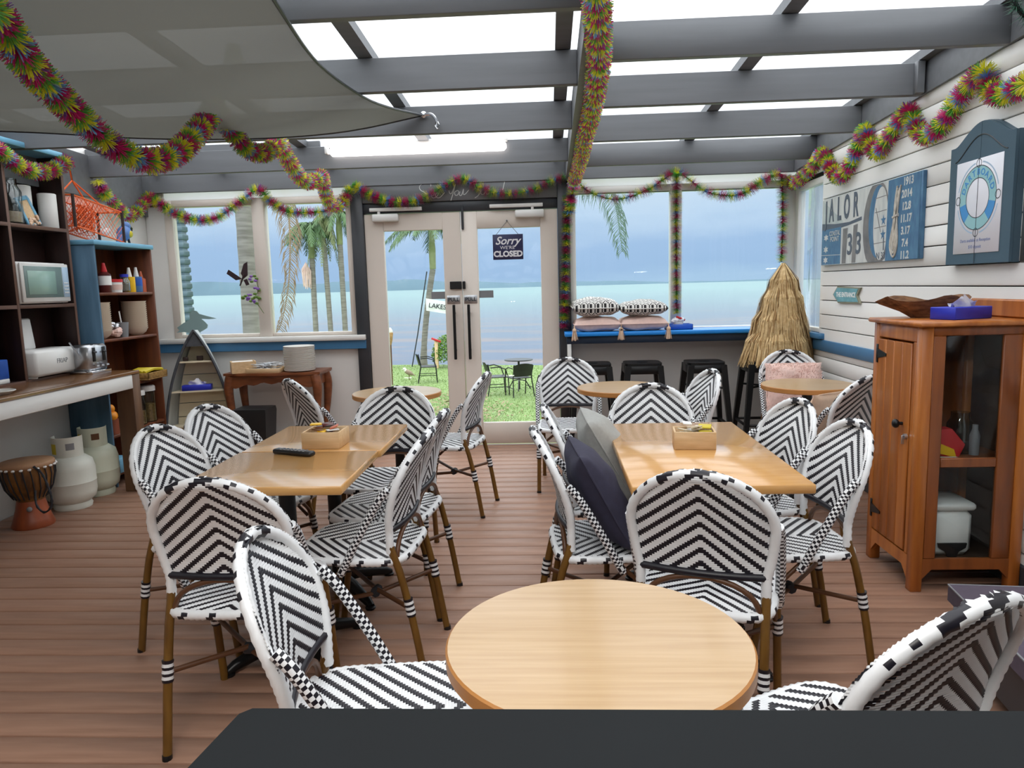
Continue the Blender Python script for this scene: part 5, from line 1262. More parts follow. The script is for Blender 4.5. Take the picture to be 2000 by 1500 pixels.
# ================================================================= ON THE TABLES
def table_box(TM, l, w, h, label, what, cols, grp):
    c = TM.translation; t = thing('sachet_box', c, label, 'box'); b = MB(); b.T = TM
    for q in ((-l / 2, l / 2, -w / 2, -w / 2 + .008, 0, h), (-l / 2, l / 2, w / 2 - .008, w / 2, 0, h), (-l / 2, -l / 2 + .008, -w / 2 + .008, w / 2 - .008, 0, h), (l / 2 - .008, l / 2, -w / 2 + .008, w / 2 - .008, 0, h), (-l / 2 + .008, l / 2 - .008, -w / 2 + .008, w / 2 - .008, .001, .006)): b.box(*q, b=.0015)
    b.build('box_body', M['palewood'], t)
    for i in range(16):
        o = MB(); o.T = TM @ Matrix.Translation((rnd.uniform(-l / 2 + .035, l / 2 - .035), rnd.uniform(-w / 2 + .03, w / 2 - .03), h * .55 + .0035 * i)) @ Matrix.Rotation(rnd.uniform(0, 3), 4, 'Z') @ Matrix.Rotation(rnd.uniform(-.35, .35), 4, 'X')
        o.box(-.026, .026, -.018, .018, -.003, .003, b=.0025); o = o.build('sachet', M[cols[i % len(cols)]]); tag(o, dict(darkred='dark red', mustard='mustard yellow', drift='brown', paper='white', console='red brown', black='black', orange_bottle='pale orange', boat_in='cream', cloth_white='pale grey', yellow='yellow')[cols[i % len(cols)]] + ' ' + what, 'sachet', grp)
table_box(Matrix.Translation((-.985, 3.085, .7505)) @ Matrix.Rotation(-.02, 4, 'Z'), .165, .15, .072, 'pale wooden sachet box on the left table beside the remote', 'sachet heaped in the box on the left table', ['darkred', 'mustard', 'drift', 'paper', 'console', 'black', 'orange_bottle'], 'sachets left table')
table_box(Matrix.Translation((.585, 2.955, .7505)) @ Matrix.Rotation(-.10, 4, 'Z'), .165, .125, .072, 'pale wooden sachet box on the long right table', 'sachet heaped in the box on the right table', ['paper', 'boat_in', 'cloth_white', 'yellow', 'boat_in'], 'sachets right table')
t = thing('remote_control', (-1.07, 2.915, .7505), 'black remote control lying on the left table', 'remote')
b = MB(); b.T = Matrix.Translation((-1.07, 2.915, .7505)) @ Matrix.Rotation(math.radians(-22), 4, 'Z'); b.box(-.10, .10, -.021, .021, 0, .02, b=.007); b.build('case', M['black'], t)
b2 = MB(); b2.T = b.T
for i in range(7):
    for j in range(3): b2.cbox((-.06 + .02 * i, -.012 + .012 * j, .0205), (.011, .007, .003), b=.001)
b2.build('buttons', M['grey'], t)
# ================================================================= PINE CABINET
cx0, cx1, cy0, cy1, ch = 1.612, 2.088, 3.222, 3.690, 1.20
t = thing('pine_cabinet', ((cx0 + cx1) / 2, (cy0 + cy1) / 2, 0), 'orange pine cupboard with glass side standing against the boarded wall', 'cabinet')
for (xa, ya) in ((cx0, cy0), (cx1 - .05, cy0), (cx0, cy1 - .05), (cx1 - .05, cy1 - .05)): MB().box(xa, xa + .05, ya, ya + .05, 0, ch).build('corner_post', M['pine'], t)
MB().box(cx0 - .025, cx1 + .012, cy0 - .025, cy1 + .02, ch, ch + .022, b=.006).build('top_board', M['pine'], t)
MB().box(cx1 - .018, cx1 + .008, cy0 - .02, cy1 + .015, ch + .022, ch + .105, b=.012).build('gallery_board', M['pine'], t)
MB().box(cx0 + .01, cx1 - .01, cy0 + .02, cy1 - .02, .115, .13).build('bottom_board', M['cab_in'], t)
MB().box(cx0 + .03, cx1 - .02, cy0 + .025, cy1 - .02, .585, .60).build('inner_shelf', M['pine_shade'], t)
MB().box(cx1 - .022, cx1 - .008, cy0 + .05, cy1 - .05, .10, ch).build('back_panel', M['cab_in'], t)
MB().box(cx0 + .05, cx1 - .05, cy1 - .03, cy1 - .01, .10, ch).build('side_panel', M['pine_shade'], t)
# front (towards the room): frame, arched foot rail and planked door
b = MB(); b.box(cx0 + .002, cx0 + .022, cy0 + .05, cy1 - .05, 1.13, ch); b.build('front_rail', M['pine'], t)
b = MB(); b.prism([(cy0 + .05, .16), (cy1 - .05, .16), (cy1 - .05, .05), (cy1 - .10, .10), (cy0 + .10, .10), (cy0 + .05, .05)], cx0 + .002, cx0 + .022, 'x'); b.build('foot_rail', M['pine'], t)
dy0, dy1 = cy0 + .085, cy1 - .055
MB().box(cx0 + .002, cx0 + .02, cy0 + .05, dy0 - .004, .16, 1.13).build('front_stile', M['pine'], t)
d = MB().box(cx0 + .008, cx0 + .02, dy0, dy1, .168, 1.122, b=.002).build('door', M['pine_shade'], t)
w = (dy1 - dy0) / 4
for i in range(4): MB().box(cx0 - .002, cx0 + .008, dy0 + i * w + .001, dy0 + (i + 1) * w - .001, .168, 1.122, b=.003).build('door_plank', M['pine'], d)
for z in (1.05, .27):
    b = MB(); b.box(cx0 - .006, cx0 - .001, dy1 - .004, dy1 + .014, z - .045, z + .045, b=.001); b.prism([(dy1 - .004, z - .022), (dy1 - .004, z + .022), (dy1 - .09, z + .006), (dy1 - .09, z - .006)], cx0 - .006, cx0 - .002, 'x'); b.build('hinge', M['blackmetal'], d)
b = MB(); b.tube([(cx0 - .001, dy0 + .055, .752), (cx0 - .022, dy0 + .055, .752)], .008, 10); b.ball((cx0 - .032, dy0 + .055, .752), (.016, .021, .021), 12, 8); b.build('knob', M['blackmetal'], d)
b = MB(); b.tube([(cx0 - .001, dy0 + .012, .70), (cx0 - .014, dy0 + .012, .70)], .013, 12); b.box(cx0 - .024, cx0 - .012, dy0 + .009, dy0 + .015, .665, .705, b=.001); b.build('lock_and_key', M['steel'], d)
# glazed side facing the camera
for x0_, x1_ in ((cx0 + .05, cx0 + .105), (cx1 - .13, cx1 - .05)): MB().box(x0_, x1_, cy0 + .004, cy0 + .024, .155 if 1 else 0, 1.16).build('side_stile', M['pine_shade'], t)
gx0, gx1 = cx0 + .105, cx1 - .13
MB().box(cx0 + .05, cx1 - .05, cy0 + .004, cy0 + .024, 1.16, ch).build('side_rail', M['pine_shade'], t)
MB().box(gx0, gx1, cy0 + .004, cy0 + .024, .575, .618).build('side_rail', M['pine_shade'], t)
b = MB(); b.prism([(cx0 + .05, .155), (cx1 - .05, .155), (cx1 - .05, .06), (cx1 - .09, .105), (cx0 + .09, .105), (cx0 + .05, .06)], cy0 + .004, cy0 + .024, 'y'); b.build('side_rail', M['pine_shade'], t)
for z0, z1 in ((.155, .575), (.618, 1.16)): MB().box(gx0, gx1, cy0 + .012, cy0 + .015, z0, z1, b=.0005).build('pane', M['glass'], t)
# inside the cabinet
jar('lantern_jar', (1.90, 3.42, .60), .055, .19, 'glass jar with wire handle inside the cabinet', None, cat='jar')
t = thing('toy_packet', (1.79, 3.36, .60), 'red and yellow plastic packet inside the cabinet', 'packet')
b = MB(); b.T = Matrix.Translation((1.79, 3.36, .602)) @ Matrix.Rotation(.2, 4, 'Y'); b.prism([(-.075, .0), (.06, .0), (.075, .07), (.0, .13), (-.07, .11)], -.03, .03, 'y'); b.build('pouch', M['red'], t)
b2 = MB(); b2.T = b.T; b2.prism([(-.07, .01), (.05, .005), (.03, .04), (-.06, .06)], -.034, -.03, 'y'); b2.build('paper_label', M['mustard'], t)
t = thing('white_crock', (1.83, 3.40, .13), 'white lidded crock on the lower cabinet shelf', 'crock')
b = MB(); b.box(1.725, 1.93, 3.31, 3.52, .131, .35, b=.03); b.build('crock_body', M['white_app'], t); MB().box(1.72, 1.935, 3.305, 3.525, .35, .385, b=.012).build('lid', M['white_app'], t)
b = MB(); b.prism([(1.765, .20), (1.895, .20), (1.89, .178), (1.86, .16), (1.85, .135), (1.81, .135), (1.80, .16), (1.77, .178)], 3.300, 3.31, 'y'); b.build('handle', M['black'], t)
t = thing('clear_bottle', (1.935, 3.36, .60), 'small clear bottle at right inside the cabinet', 'bottle')
MB().lathe([(0, 0), (.02, 0), (.022, .09), (.012, .12), (.012, .14), (0, .14)], (1.935, 3.36, .601), 16).build('body', M['grey'], t)
t = thing('flat_card', (1.80, 3.29, .60), 'white card lying on the cabinet shelf', 'card'); MB().box(1.74, 1.83, 3.27, 3.31, .6005, .606).build('card_body', M['paper'], t)
# on top
t = thing('tissue_box', (1.86, 3.40, ch + .022), 'blue tissue box on top of the pine cabinet', 'tissue box')
tissue(t, Matrix.Translation((1.865, 3.40, ch + .0225)) @ Matrix.Rotation(.42, 4, 'Z'), .235, .125, .055, M['royal'])
t = thing('driftwood_bowl', (1.78, 3.60, ch + .022), 'rough carved driftwood bowl on the pine cabinet', 'bowl')
vs, fs = [], []; n, k = 28, 8
for i in range(n):
    a = 2 * PI * i / n; rx, ry = .19 * (1 + .12 * math.cos(3 * a) + .06 * math.sin(5 * a)), .10 * (1 + .1 * math.sin(2 * a + 1))
    for (f, z) in ((.0, .0), (.35, .0), (.62, .035), (.92, .078), (1.0, .092), (.93, .088), (.6, .05), (.0, .03)):
        vs.append((1.80 + rx * f * math.cos(a) * (1.25 if math.cos(a) < 0 and f > .8 else 1), 3.585 + ry * f * math.sin(a), ch + .0225 + z * (1 + .15 * math.sin(4 * a)))) 
for i in range(n):
    for j in range(k - 1): fs.append([i * k + j, ((i + 1) % n) * k + j, ((i + 1) % n) * k + j + 1, i * k + j + 1])
MB().add(vs, fs).build('bowl_body', M['drift'], t, 30)

# ================================================================= RIGHT WALL PICTURES
t = thing('dartboard_cabinet', (2.07, 3.615, 1.47), 'slate blue arched dartboard cabinet with lifebuoy poster on the boarded wall', 'cabinet')
ya, yb, yc = 3.405, 3.925, 3.668
arch = [(yb, 2.05), (yb, 1.47), (ya, 1.47), (ya, 2.05)] + [(ya + (yb - ya) * u, 2.05 + .088 * (math.sin(PI * min(1, max(0, (u - .08) / .84))) ** 1.3)) for u in [i / 24 for i in range(1, 24)]]
b = MB(); b.prism(arch, 2.077, XR - .012, 'x'); b.build('case', M['slate'], t)
for (p0, p1) in ((ya, yc - .0015), (yc + .0015, yb)):
    pl = [(p0, 1.472), (p1, 1.472)] + [(p1 + (p0 - p1) * q / 14, 0) for q in range(15)]
    pl = pl[:2] + [(yy, 2.048 + .088 * (math.sin(PI * min(1, max(0, ((yy - ya) / (yb - ya) - .08) / .84))) ** 1.3)) for yy, _ in pl[2:]]
    d = MB().prism(pl, 2.062, 2.076, 'x').build('door', M['slate'], t)
b = MB(); b.tube([(2.0615, yc + (u - .5) * .42, 1.975 + .10 * math.sin(PI * u) ** 1.5) for u in [i / 20 for i in range(21)]], .003, 5); b.build('moulding', M['charcoal2'], t)
p = MB().box(2.0585, 2.062, yc - .188, yc + .188, 1.522, 1.965, b=.0008).build('poster', M['poster'], t)
def ringp(b, r0, r1, a0, a1, x, cy, cz, m=0, n=40):
    vs, fs = [], []
    for i in range(n + 1):
        a = math.radians(a0 + (a1 - a0) * i / n)
        for r in (r0, r1): vs.append((x, cy - r * math.cos(a), cz + r * math.sin(a)))
    for i in range(n): fs.append([2 * i, 2 * i + 1, 2 * i + 3, 2 * i + 2])
    b.add(vs, fs, m)
rc = 1.782; b = MB()
ringp(b, .163, .170, 15, 80, 2.0582, yc, rc, 2); ringp(b, .163, .170, 100, 165, 2.0582, yc, rc, 2); ringp(b, .163, .170, 195, 260, 2.0582, yc, rc, 2); ringp(b, .163, .170, 280, 345, 2.0582, yc, rc, 2)
ringp(b, .095, .148, -12, 192, 2.0580, yc, rc, 0); ringp(b, .095, .148, 192, 228, 2.0580, yc, rc, 1); ringp(b, .095, .148, 228, 312, 2.0580, yc, rc, 0); ringp(b, .095, .148, 312, 348, 2.0580, yc, rc, 1)
ringp(b, .148, .1515, 0, 360, 2.0578, yc, rc, 3, 60); ringp(b, .0915, .095, 0, 360, 2.0578, yc, rc, 3, 60)
for a in (0, 90, 180, 270):
    q = math.radians(a); ringp(b, .018, .0215, 0, 360, 2.0576, yc - .162 * math.cos(q), rc + .162 * math.sin(q), 3, 20)
for i, chh in enumerate('DARTBOARD'):
    a = math.radians(160 - 140 * i / 8); Mx = yz(2.0574, yc - .121 * math.cos(a), rc + .121 * math.sin(a)) @ Matrix.Rotation(a - PI / 2, 4, 'Z')
    b.text(chh, .042, Mx, 1, off=.001, ext=.0002)
b.text('Darts available at Reception', .022, yz(2.0576, yc, 1.583), 4, ext=.0002); b.text('$10 deposit', .022, yz(2.0576, yc, 1.552), 4, ext=.0002)
b.build('print', [M['p_teal'], M['p_blue'], M['p_pale'], M['ink'], M['ink_blue']], p)
MB().box(2.0570, 2.0582, yc - .0012, yc + .0012, 1.472, 1.965, b=.0002).build('door_gap', M['ink'], t)
t = thing('wall_screen', (2.09, 3.0, 1.47), 'black flat screen on the wall at the right picture edge', 'television')
MB().box(2.06, XR - .012, 2.45, 3.33, 1.465, 2.02, b=.006).build('case', M['black'], t); MB().box(2.057, 2.06, 2.48, 3.30, 1.495, 1.99, b=.0005).build('panel', M['ink'], t)

t = thing('nautical_print', (2.09, 4.98, 1.515), 'long blue and white nautical canvas print with rope and numbers on the boarded wall', 'picture')
MB().box(2.085, XR - .012, 4.245, 5.725, 1.515, 2.0, b=.003).build('canvas', M['c_blue'], t)
PY = lambda c: 3180.5 / (1600 + c / 8.25 - 1054.3)                 # along the wall
PZ = lambda f: 2.0 - .485 * f
b = MB(); X0 = 2.0845
def reg(pts, m, x=X0): b.add([(x, PY(c), PZ(f)) for c, f in pts], [list(range(len(pts)))[::-1]], m)
reg([(82, .003), (1250, .003), (1250, .997), (82, .997)], 1, X0 + .0004)
reg([(82, .01), (420, .38), (400, .44), (250, .48), (82, .52)], 6, X0 + .0002)
reg([(82, .36), (300, .40), (520, .41), (720, .37), (720, .42), (480, .46), (300, .48), (82, .52)], 4)
reg([(82, .46), (390, .455), (390, .99), (82, .99)], 0, X0 - .0001)
reg([(420, .49), (500, .49), (480, .99), (415, .99)], 2); reg([(590, .47), (660, .46), (640, .99), (575, .99)], 2)
def ell(cx, w, f0, f1, m, x, n=32, lim=(0.005, .995)):
    reg([(cx + w * math.cos(2 * PI * i / n), min(lim[1], max(lim[0], (f0 + f1) / 2 + (f1 - f0) / 2 * math.sin(2 * PI * i / n)))) for i in range(n)], m, x)
ell(960, 215, -.05, 1.12, 2, X0 - .0003); ell(985, 150, .02, .95, 0, X0 - .0006); ell(1030, 118, .05, .98, 1, X0 - .0009)
reg([(1135, .005), (1240, .005), (1235, .995), (1125, .995)], 0, X0 - .0011); reg([(1240, .005), (1655, .005), (1655, .995), (1235, .995)], 0, X0 - .0010)
for f in (.18, .36, .56, .76): reg([(930, f), (1120, f - .01), (1120, f), (930, f + .01)], 2, X0 - .0012)
reg([(950, .3), (1040, .62), (1032, .63), (942, .31)], 2, X0 - .0012)
for (c, f) in ((1075, .48), (1075, .66)):
    reg([(c + (45 if k % 2 == 0 else 18) * math.sin(PI * k / 5), f - (.075 if k % 2 == 0 else .03) * math.cos(PI * k / 5)) for k in range(10)], 0, X0 - .0014)
reg([(1080, .68), (1096, .68), (1100, .86), (1084, .86)], 4, X0 - .0013)
for c, f in ((150, .58), (150, .76), (150, .92)): reg([(c + (42 if k % 2 == 0 else 22) * math.sin(PI * k / 6), f - (.055 if k % 2 == 0 else .03) * math.cos(PI * k / 6)) for k in range(12)], 1, X0 - .0005)
reg([(82, .84), (390, .855), (390, .862), (82, .847)], 1, X0 - .0005)
bt = lambda c, f: yz(X0 - .0015, PY(c), PZ(f))
for chh, c, s_ in (('J', 145, .75), ('A', 228, .62), ('L', 352, .72), ('O', 474, .62), ('R', 618, .66)): b.text(chh, .225, bt(c, .205 if c > 200 else .22), 5, sx_=s_ * .9, off=.006)
b.text('COASTAL', .05, bt(290, .535), 1, sx_=.9); b.text('POINT', .05, bt(290, .62), 1, sx_=1.1)
b.text('3', .20, bt(540, .74), 4, off=.003); b.text('3', .20, bt(680, .74), 4, off=.003)
for i, s_ in enumerate(('1913', '2014', '12.8', '11.17', '3.17', '7.4', '11.2')): b.text(s_, .062, bt(1437 if i else 1455, .075 + .145 * i), 1, off=.002)
b.text('N 33', .06, bt(1050, .93), 5)
b.build('print', [M['c_blue'], M['c_white'], M['c_grey'], M['c_rope'], M['c_dark'], M['c_dark'], M['c_mid']], t, 0)
b = MB()
def rp(pts, r): b.tube(cat_rom([(X0 - .004, PY(c), PZ(f)) for c, f in pts], .012), r, 6)
for k in range(4): rp([(1290 + 6 * k, .10 + .03 * k), (1262 + 8 * k, .3), (1250 + 14 * k, .52), (1205 + 18 * k, .78 - .02 * k), (1225 + 14 * k, .90 - .035 * k), (1262, .955 - .045 * k), (1300 - 12 * k, .90 - .035 * k), (1320 - 16 * k, .76 - .02 * k), (1300 - 4 * k, .5), (1320 - 8 * k, .25), (1345 - 14 * k, .10 + .03 * k)], .006)
rp([(1240, .47), (1320, .45)], .01); b.build('rope_motif', M['c_rope'], t)
t = thing('arrow_sign', (2.09, 5.26, 1.24), 'small teal arrow shaped board reading THE ENTRANCE on the wall', 'sign')
pl = [(5.50, 1.30), (5.42, 1.36), (5.03, 1.352), (5.08, 1.30), (5.03, 1.245), (5.40, 1.24)]
MB().prism(pl, 2.094, XR - .012, 'x').build('backing', M['sign_edge'], t)
b = MB(); b.prism([(5.485, 1.30), (5.415, 1.35), (5.06, 1.343), (5.10, 1.30), (5.06, 1.255), (5.40, 1.25)], 2.0915, 2.094, 'x'); f = b.build('painted_face', M['sign_teal'], t)
b = MB(); b.text('THE ENTRANCE', .046, yz(2.091, 5.265, 1.30), sx_=1.0, off=.001); b.build('lettering', M['paper'], f)

# ================================================================= SMALL SIGNS, LIGHT, SAIL
t = thing('closed_sign', (-.34, 6.43, 1.66), 'navy hanging sign reading Sorry we are CLOSED on the right door', 'sign')
p = MB().box(-.472, -.208, 6.432, 6.440, 1.655, 1.872, b=.002).build('board', M['sign_navy'], t)
b = MB(); b.text('Sorry', .095, xz(-.345, 6.4310, 1.815), shear=.35, off=.0015); b.text("WE'RE", .04, xz(-.345, 6.4310, 1.757), sx_=1.15); b.text('CLOSED', .068, xz(-.34, 6.4310, 1.702), off=.003); b.build('lettering', M['sign_text'], p)
b = MB(); b.tube([(-.44, 6.436, 1.872), (-.345, 6.445, 1.985), (-.25, 6.436, 1.872)], .0025, 5); b.ball((-.345, 6.442, 1.99), .008, 8, 6); b.build('string', M['grey'], t)

t = thing('batten_light', (-.97, 5.50, 2.44), 'long fluorescent batten light fixed to the rafters', 'light')
MB().box(-1.64, -.28, 5.615, 5.664, 2.50, 2.535, b=.003).build('housing', M['white_app'], t)
MB().box(-1.63, -.29, 5.59, 5.656, 2.432, 2.50, b=.02).build('diffuser', M['tube_light'], t)
MB().box(-1.665, -1.641, 5.60, 5.65, 2.45, 2.52).build('end_cap', M['white_app'], t)

t = thing('fill_light_housing', (-.4, -.35, 2.54), 'unseen white housing added above the fill lamp behind the camera', 'light')  # housing made up for the added fill lamp, out of view
MB().box(-1.02, .22, -.42, -.28, 2.545, 2.60).build('housing', M['white_app'], t)
t = thing('shade_sail', (-2.2, 2.7, 2.3), 'grey shade sail slung under the rafters at upper left', 'shade sail')
eR = cat_rom([(-.765, 4.715, 2.50), (-.87, 4.2, 2.432), (-.935, 3.84, 2.408), (-.985, 3.3, 2.41), (-.90, 2.6, 2.385), (-.84, 2.2, 2.38), (-.72, .95, 2.43)], .1)
eF = cat_rom([(-.765, 4.715, 2.50), (-1.2, 4.56, 2.39), (-1.68, 4.42, 2.338), (-2.25, 4.22, 2.318), (-2.9, 4.14, 2.36), (-3.55, 4.12, 2.40)], .1)
eL = [Vector((-3.55, 4.12 - 3.17 * i / 20, 2.40 - .05 * math.sin(PI * i / 20))) for i in range(21)]
eN = [Vector((-.72 - 2.83 * i / 20, .95, 2.43 - .05 * math.sin(PI * i / 20))) for i in range(21)]
def samp(E_, u): q = u * (len(E_) - 1); a = min(int(q), len(E_) - 2); return E_[a].lerp(E_[a + 1], q - a)
vs, fs = [], []; n = 40
for i in range(n + 1):
    for j in range(n + 1):
        u, v = i / n, j / n
        p = samp(eF, u) * (1 - v) + samp(eN, u) * v + samp(eR, v) * (1 - u) + samp(eL, v) * u
        p -= eF[0] * (1 - u) * (1 - v) + eF[-1] * u * (1 - v) + eN[0] * (1 - u) * v + eN[-1] * u * v
        p.z -= .05 * math.sin(PI * u) * math.sin(PI * v); vs.append(p)
for i in range(n):
    for j in range(n): fs.append([i * (n + 1) + j, i * (n + 1) + j + 1, (i + 1) * (n + 1) + j + 1, (i + 1) * (n + 1) + j])
MB().add(vs, fs).build('fabric', M['sail'], t, 80)
b = MB(); b.tube(eR, .007, 6); b.tube(eF, .007, 6); b.build('edge_hem', M['charcoal2'], t)
b = MB(); b.ball((-.755, 4.70, 2.50), (.022, .015, .022), 10, 7); b.tube(cat_rom([(-.745, 4.69, 2.50), (-.70, 4.685, 2.495), (-.672, 4.685, 2.455), (-.675, 4.685, 2.42)], .01), .009, 6); b.tube([(-.665, 4.68, 2.45), (-.655, 4.68, 2.425), (-.67, 4.68, 2.405), (-.683, 4.68, 2.425), (-.672, 4.68, 2.45)], .005, 6); b.build('corner_shackle', M['chrome'], t)
b = MB(); b.tube([(-.755, 4.70, 2.50), (-.755, 4.73, 2.50)], .01, 6); b.build('eye_bolt', M['chrome'], t)

# grey mauve cover on a low footstool at lower right
t = thing('footstool', (1.72, 2.30, 0), 'low footstool with mauve grey cover at right in front of the cabinet', 'stool')
b = MB(); b.prism([(1.44, 2.61), (1.36, 2.02), (2.0, 1.98), (2.05, 2.55)], .24, .30); b.build('cover', M['mauve_cloth'], t)
b = MB(); b.prism([(1.47, 2.58), (1.40, 2.06), (1.97, 2.01), (2.01, 2.52)], .06, .24); b.build('base', M['charcoal2'], t)
for (xx, yy) in ((1.5, 2.5), (1.45, 2.12), (1.92, 2.08), (1.95, 2.46)): MB().lathe([(.02, 0), (.03, .06), (0, .06)], (xx, yy, 0), 10).build('leg', M['black'], t)
MB().tube([(1.362, 2.022, .298), (1.441, 2.611, .298), (2.05, 2.551, .298)], .004, 6).build('piping', M['grey'], t)

# ================================================================= TINSEL GARLANDS
SEQ = [(0, .030), (1, .036), (2, .026), (3, .042), (0, .026), (1, .032), (4, .016), (3, .040)]
def tinsel(pts, rad, label, seed, dens=1.0, name='tinsel_garland'):
    r_ = random.Random(seed); path = cat_rom(pts, .003); vs, fs, ms = [], [], []; d = 0; k = r_.randrange(8); nxt = SEQ[k][1]; t = None
    for i in range(len(path) - 1):
        p, q = path[i], path[i + 1]; t = (q - p)
        if t.length < 1e-7: continue
        d += t.length; t.normalize()
        while d > nxt: k = (k + 1) % 8; nxt += SEQ[k][1] * r_.uniform(.8, 1.2)
        o = t.orthogonal().normalized(); w = t.cross(o)
        for _ in range(max(1, int(10 * dens))):
            a = r_.uniform(0, 2 * PI); dr = (o * math.cos(a) + w * math.sin(a) + t * r_.uniform(-.28, .28)).normalized(); L = rad * r_.uniform(.72, 1.08)
            c = p + t * r_.uniform(-.002, .002); sw = dr.cross(t).normalized() * .0026; tip = c + dr * L + Vector((0, 0, -.06 * L))
            b0 = len(vs); vs += [c - sw, c + sw, tip + sw * .5, tip - sw * .5]; fs.append([b0, b0 + 1, b0 + 2, b0 + 3]); ms.append(SEQ[k][0] if r_.random() < .96 else SEQ[(k + 1) % 8][0])
    c = path[0]; th = thing(name, tuple(path[len(path) // 2]), label, 'garland', 'multicoloured tinsel garlands')
    MB().add(vs, fs, ms).build('tinsel_strands', TIN, th, 0)['kind'] = 'stuff'
    MB().tube(path[::6] + [path[-1]], .004, 5).build('core_wire', M['t_green'], th)
    return th
GL = dict([
    ('G1a', [(-1.533, 2.050, 2.226), (-1.567, 2.150, 2.221), (-1.615, 2.300, 2.169), (-1.669, 2.500, 2.128), (-1.690, 2.700, 2.064), (-1.662, 2.850, 1.993), (-1.624, 3.000, 1.974), (-1.604, 3.200, 2.039), (-1.609, 3.450, 2.192), (-1.660, 3.750, 2.366)]),
    ('G1b', [(-1.660, 3.750, 2.366), (-1.688, 3.950, 2.312), (-1.680, 4.150, 2.234), (-1.656, 4.350, 2.240), (-1.671, 4.660, 2.358)]),
    ('G1c', [(-1.671, 4.660, 2.358), (-1.706, 4.900, 2.299), (-1.717, 5.150, 2.220), (-1.711, 5.350, 2.213), (-1.697, 5.600, 2.296)]),
    ('G1d', [(-1.697, 5.600, 2.296), (-1.740, 5.800, 2.225), (-1.790, 6.100, 2.141), (-1.760, 6.300, 2.153), (-1.695, 6.400, 2.300)]),
    ('G2a', [(-3.360, 4.363, 2.371), (-3.360, 4.480, 2.332), (-3.360, 4.603, 2.281), (-3.360, 4.747, 2.256), (-3.360, 4.941, 2.289), (-3.360, 5.128, 2.387)]),
    ('G2b', [(-3.500, 5.680, 2.329), (-3.500, 5.734, 2.258), (-3.500, 5.846, 2.191), (-3.500, 6.025, 2.103), (-3.500, 6.182, 2.131), (-3.500, 6.428, 2.301)]),
    ('G3', [(-3.485, 6.400, 2.297), (-3.373, 6.400, 2.206), (-3.232, 6.400, 2.122), (-3.042, 6.400, 2.072), (-2.865, 6.400, 2.102), (-2.671, 6.400, 2.227), (-2.504, 6.400, 2.318), (-2.398, 6.400, 2.206), (-2.267, 6.400, 2.127), (-2.086, 6.400, 2.108), (-1.881, 6.400, 2.133), (-1.696, 6.400, 2.270)]),
    ('G4', [(-1.661, 6.380, 2.331), (-1.531, 6.380, 2.249), (-1.355, 6.380, 2.183), (-1.200, 6.380, 2.165), (-1.042, 6.380, 2.208), (-0.861, 6.380, 2.296), (-0.717, 6.380, 2.351), (-0.596, 6.380, 2.288), (-0.444, 6.380, 2.223), (-0.291, 6.380, 2.209), (-0.115, 6.380, 2.238), (0.039, 6.380, 2.301), (0.158, 6.380, 2.339)]),
    ('G5', [(0.172, 2.569, 2.450), (0.198, 2.805, 2.439), (0.221, 3.091, 2.427), (0.245, 3.381, 2.415), (0.259, 3.812, 2.396), (0.263, 4.320, 2.374), (0.255, 4.854, 2.351), (0.255, 5.459, 2.325), (0.237, 6.200, 2.278), (0.213, 6.300, 2.133), (0.199, 6.340, 2.032)]),
    ('G6', [(0.258, 6.400, 2.305), (0.365, 6.400, 2.208), (0.539, 6.400, 2.142), (0.691, 6.400, 2.146), (0.886, 6.400, 2.216), (1.015, 6.400, 2.297), (1.110, 6.400, 2.344), (1.209, 6.400, 2.282), (1.359, 6.400, 2.176), (1.531, 6.400, 2.136), (1.680, 6.400, 2.157), (1.828, 6.400, 2.253), (1.971, 6.400, 2.307)]),
    ('G7', [(0.189, 6.360, 2.183), (0.171, 6.360, 1.884), (0.158, 6.360, 1.582), (0.144, 6.360, 1.275), (0.131, 6.360, 1.053)]),
    ('G8', [(1.103, 6.360, 2.322), (1.099, 6.360, 2.069), (1.101, 6.360, 1.771), (1.102, 6.360, 1.469), (1.107, 6.360, 1.154)]),
    ('G9', [(1.971, 6.360, 2.293), (1.985, 6.360, 2.041), (1.987, 6.360, 1.788), (1.983, 6.360, 1.566)]),
    ('G10', [(2.070, 6.563, 2.268), (2.070, 6.297, 2.218), (2.070, 5.948, 2.275), (2.070, 5.719, 2.351), (2.070, 5.560, 2.225), (2.070, 5.383, 2.127), (2.070, 5.212, 2.181), (2.070, 5.074, 2.296), (2.070, 4.987, 2.370), (2.070, 4.902, 2.271), (2.070, 4.787, 2.193), (2.070, 4.635, 2.259), (2.070, 4.513, 2.321), (2.070, 4.406, 2.351), (2.070, 4.327, 2.253), (2.070, 4.220, 2.180), (2.070, 4.054, 2.196), (2.070, 3.944, 2.261), (2.070, 3.824, 2.329), (2.070, 3.692, 2.364), (2.070, 3.644, 2.278), (2.070, 3.550, 2.227), (2.070, 3.440, 2.225), (2.070, 3.355, 2.228)]),
])
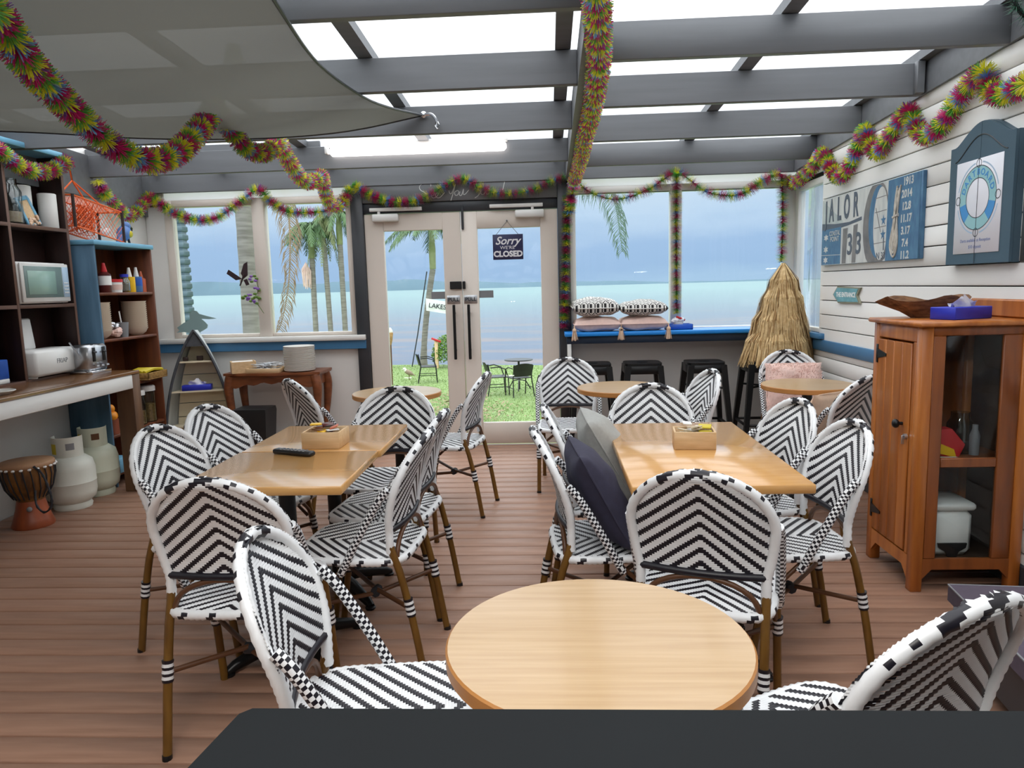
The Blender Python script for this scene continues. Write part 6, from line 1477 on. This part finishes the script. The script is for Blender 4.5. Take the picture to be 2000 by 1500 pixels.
for k, r, lb, dn in (('G1a', .058, 'thick tinsel garland sagging from the top left picture corner below the shade sail', 1.3), ('G1b', .058, 'short tinsel swag between two rafters below the shade sail', 1.2),
   ('G1c', .06, 'short tinsel swag between rafters left of the batten light', 1.1), ('G1d', .06, 'tinsel swag dropping to the dark left door post', 1.0),
   ('G2a', .06, 'tinsel garland draped over the top of the dark bookcase', 1.1), ('G2b', .06, 'tinsel garland on the left wall beside the crab trap', 1.0),
   ('G3', .06, 'tinsel garland swagged across the left window', 1.0), ('G4', .06, 'tinsel garland swagged across the greeting above the doors', 1.0),
   ('G5', .058, 'tinsel garland hanging along the central ceiling beam', 1.3), ('G6', .06, 'tinsel garland swagged across the top of the right windows', 1.0),
   ('G7', .058, 'vertical tinsel strand on the right door post', 1.8), ('G8', .058, 'vertical tinsel strand on the post between the right windows', 1.8),
   ('G9', .058, 'vertical tinsel strand in the window corner above the straw thatch', 1.8), ('G10', .06, 'tinsel garland swagged up the white boarded wall', 1.1)):
    tinsel(GL[k], r, lb, hash(k) % 1000 if 0 else sum(map(ord, k)), dn)
# green wreath at the upper right corner
t = thing('green_wreath', (1.98, 3.05, 2.42), 'dark green tinsel wreath at the top right picture corner', 'wreath')
vs, fs = [], []
for i in range(1800):
    a = rnd.uniform(0, 6.283); c = Vector((1.93 + .13 * math.cos(a), 3.05, 2.50 + .13 * math.sin(a))); dv = Vector((rnd.gauss(0, 1), rnd.gauss(0, 1), rnd.gauss(0, 1))).normalized() * rnd.uniform(.03, .06); w = dv.orthogonal().normalized() * .002
    b0 = len(vs); vs += [c - w, c + w, c + dv]; fs.append([b0, b0 + 1, b0 + 2])
MB().add(vs, fs).build('needles', mat('wreath_green', (38, 96, 72), .5, var=.2, scale=50), t, 0)['kind'] = 'stuff'
MB().tube([(1.93 + .13 * math.cos(2 * PI * i / 24), 3.05, 2.50 + .13 * math.sin(2 * PI * i / 24)) for i in range(25)], .008, 5).build('wreath_ring', M['rope_dark'], t)
bpy.context.view_layer.update()
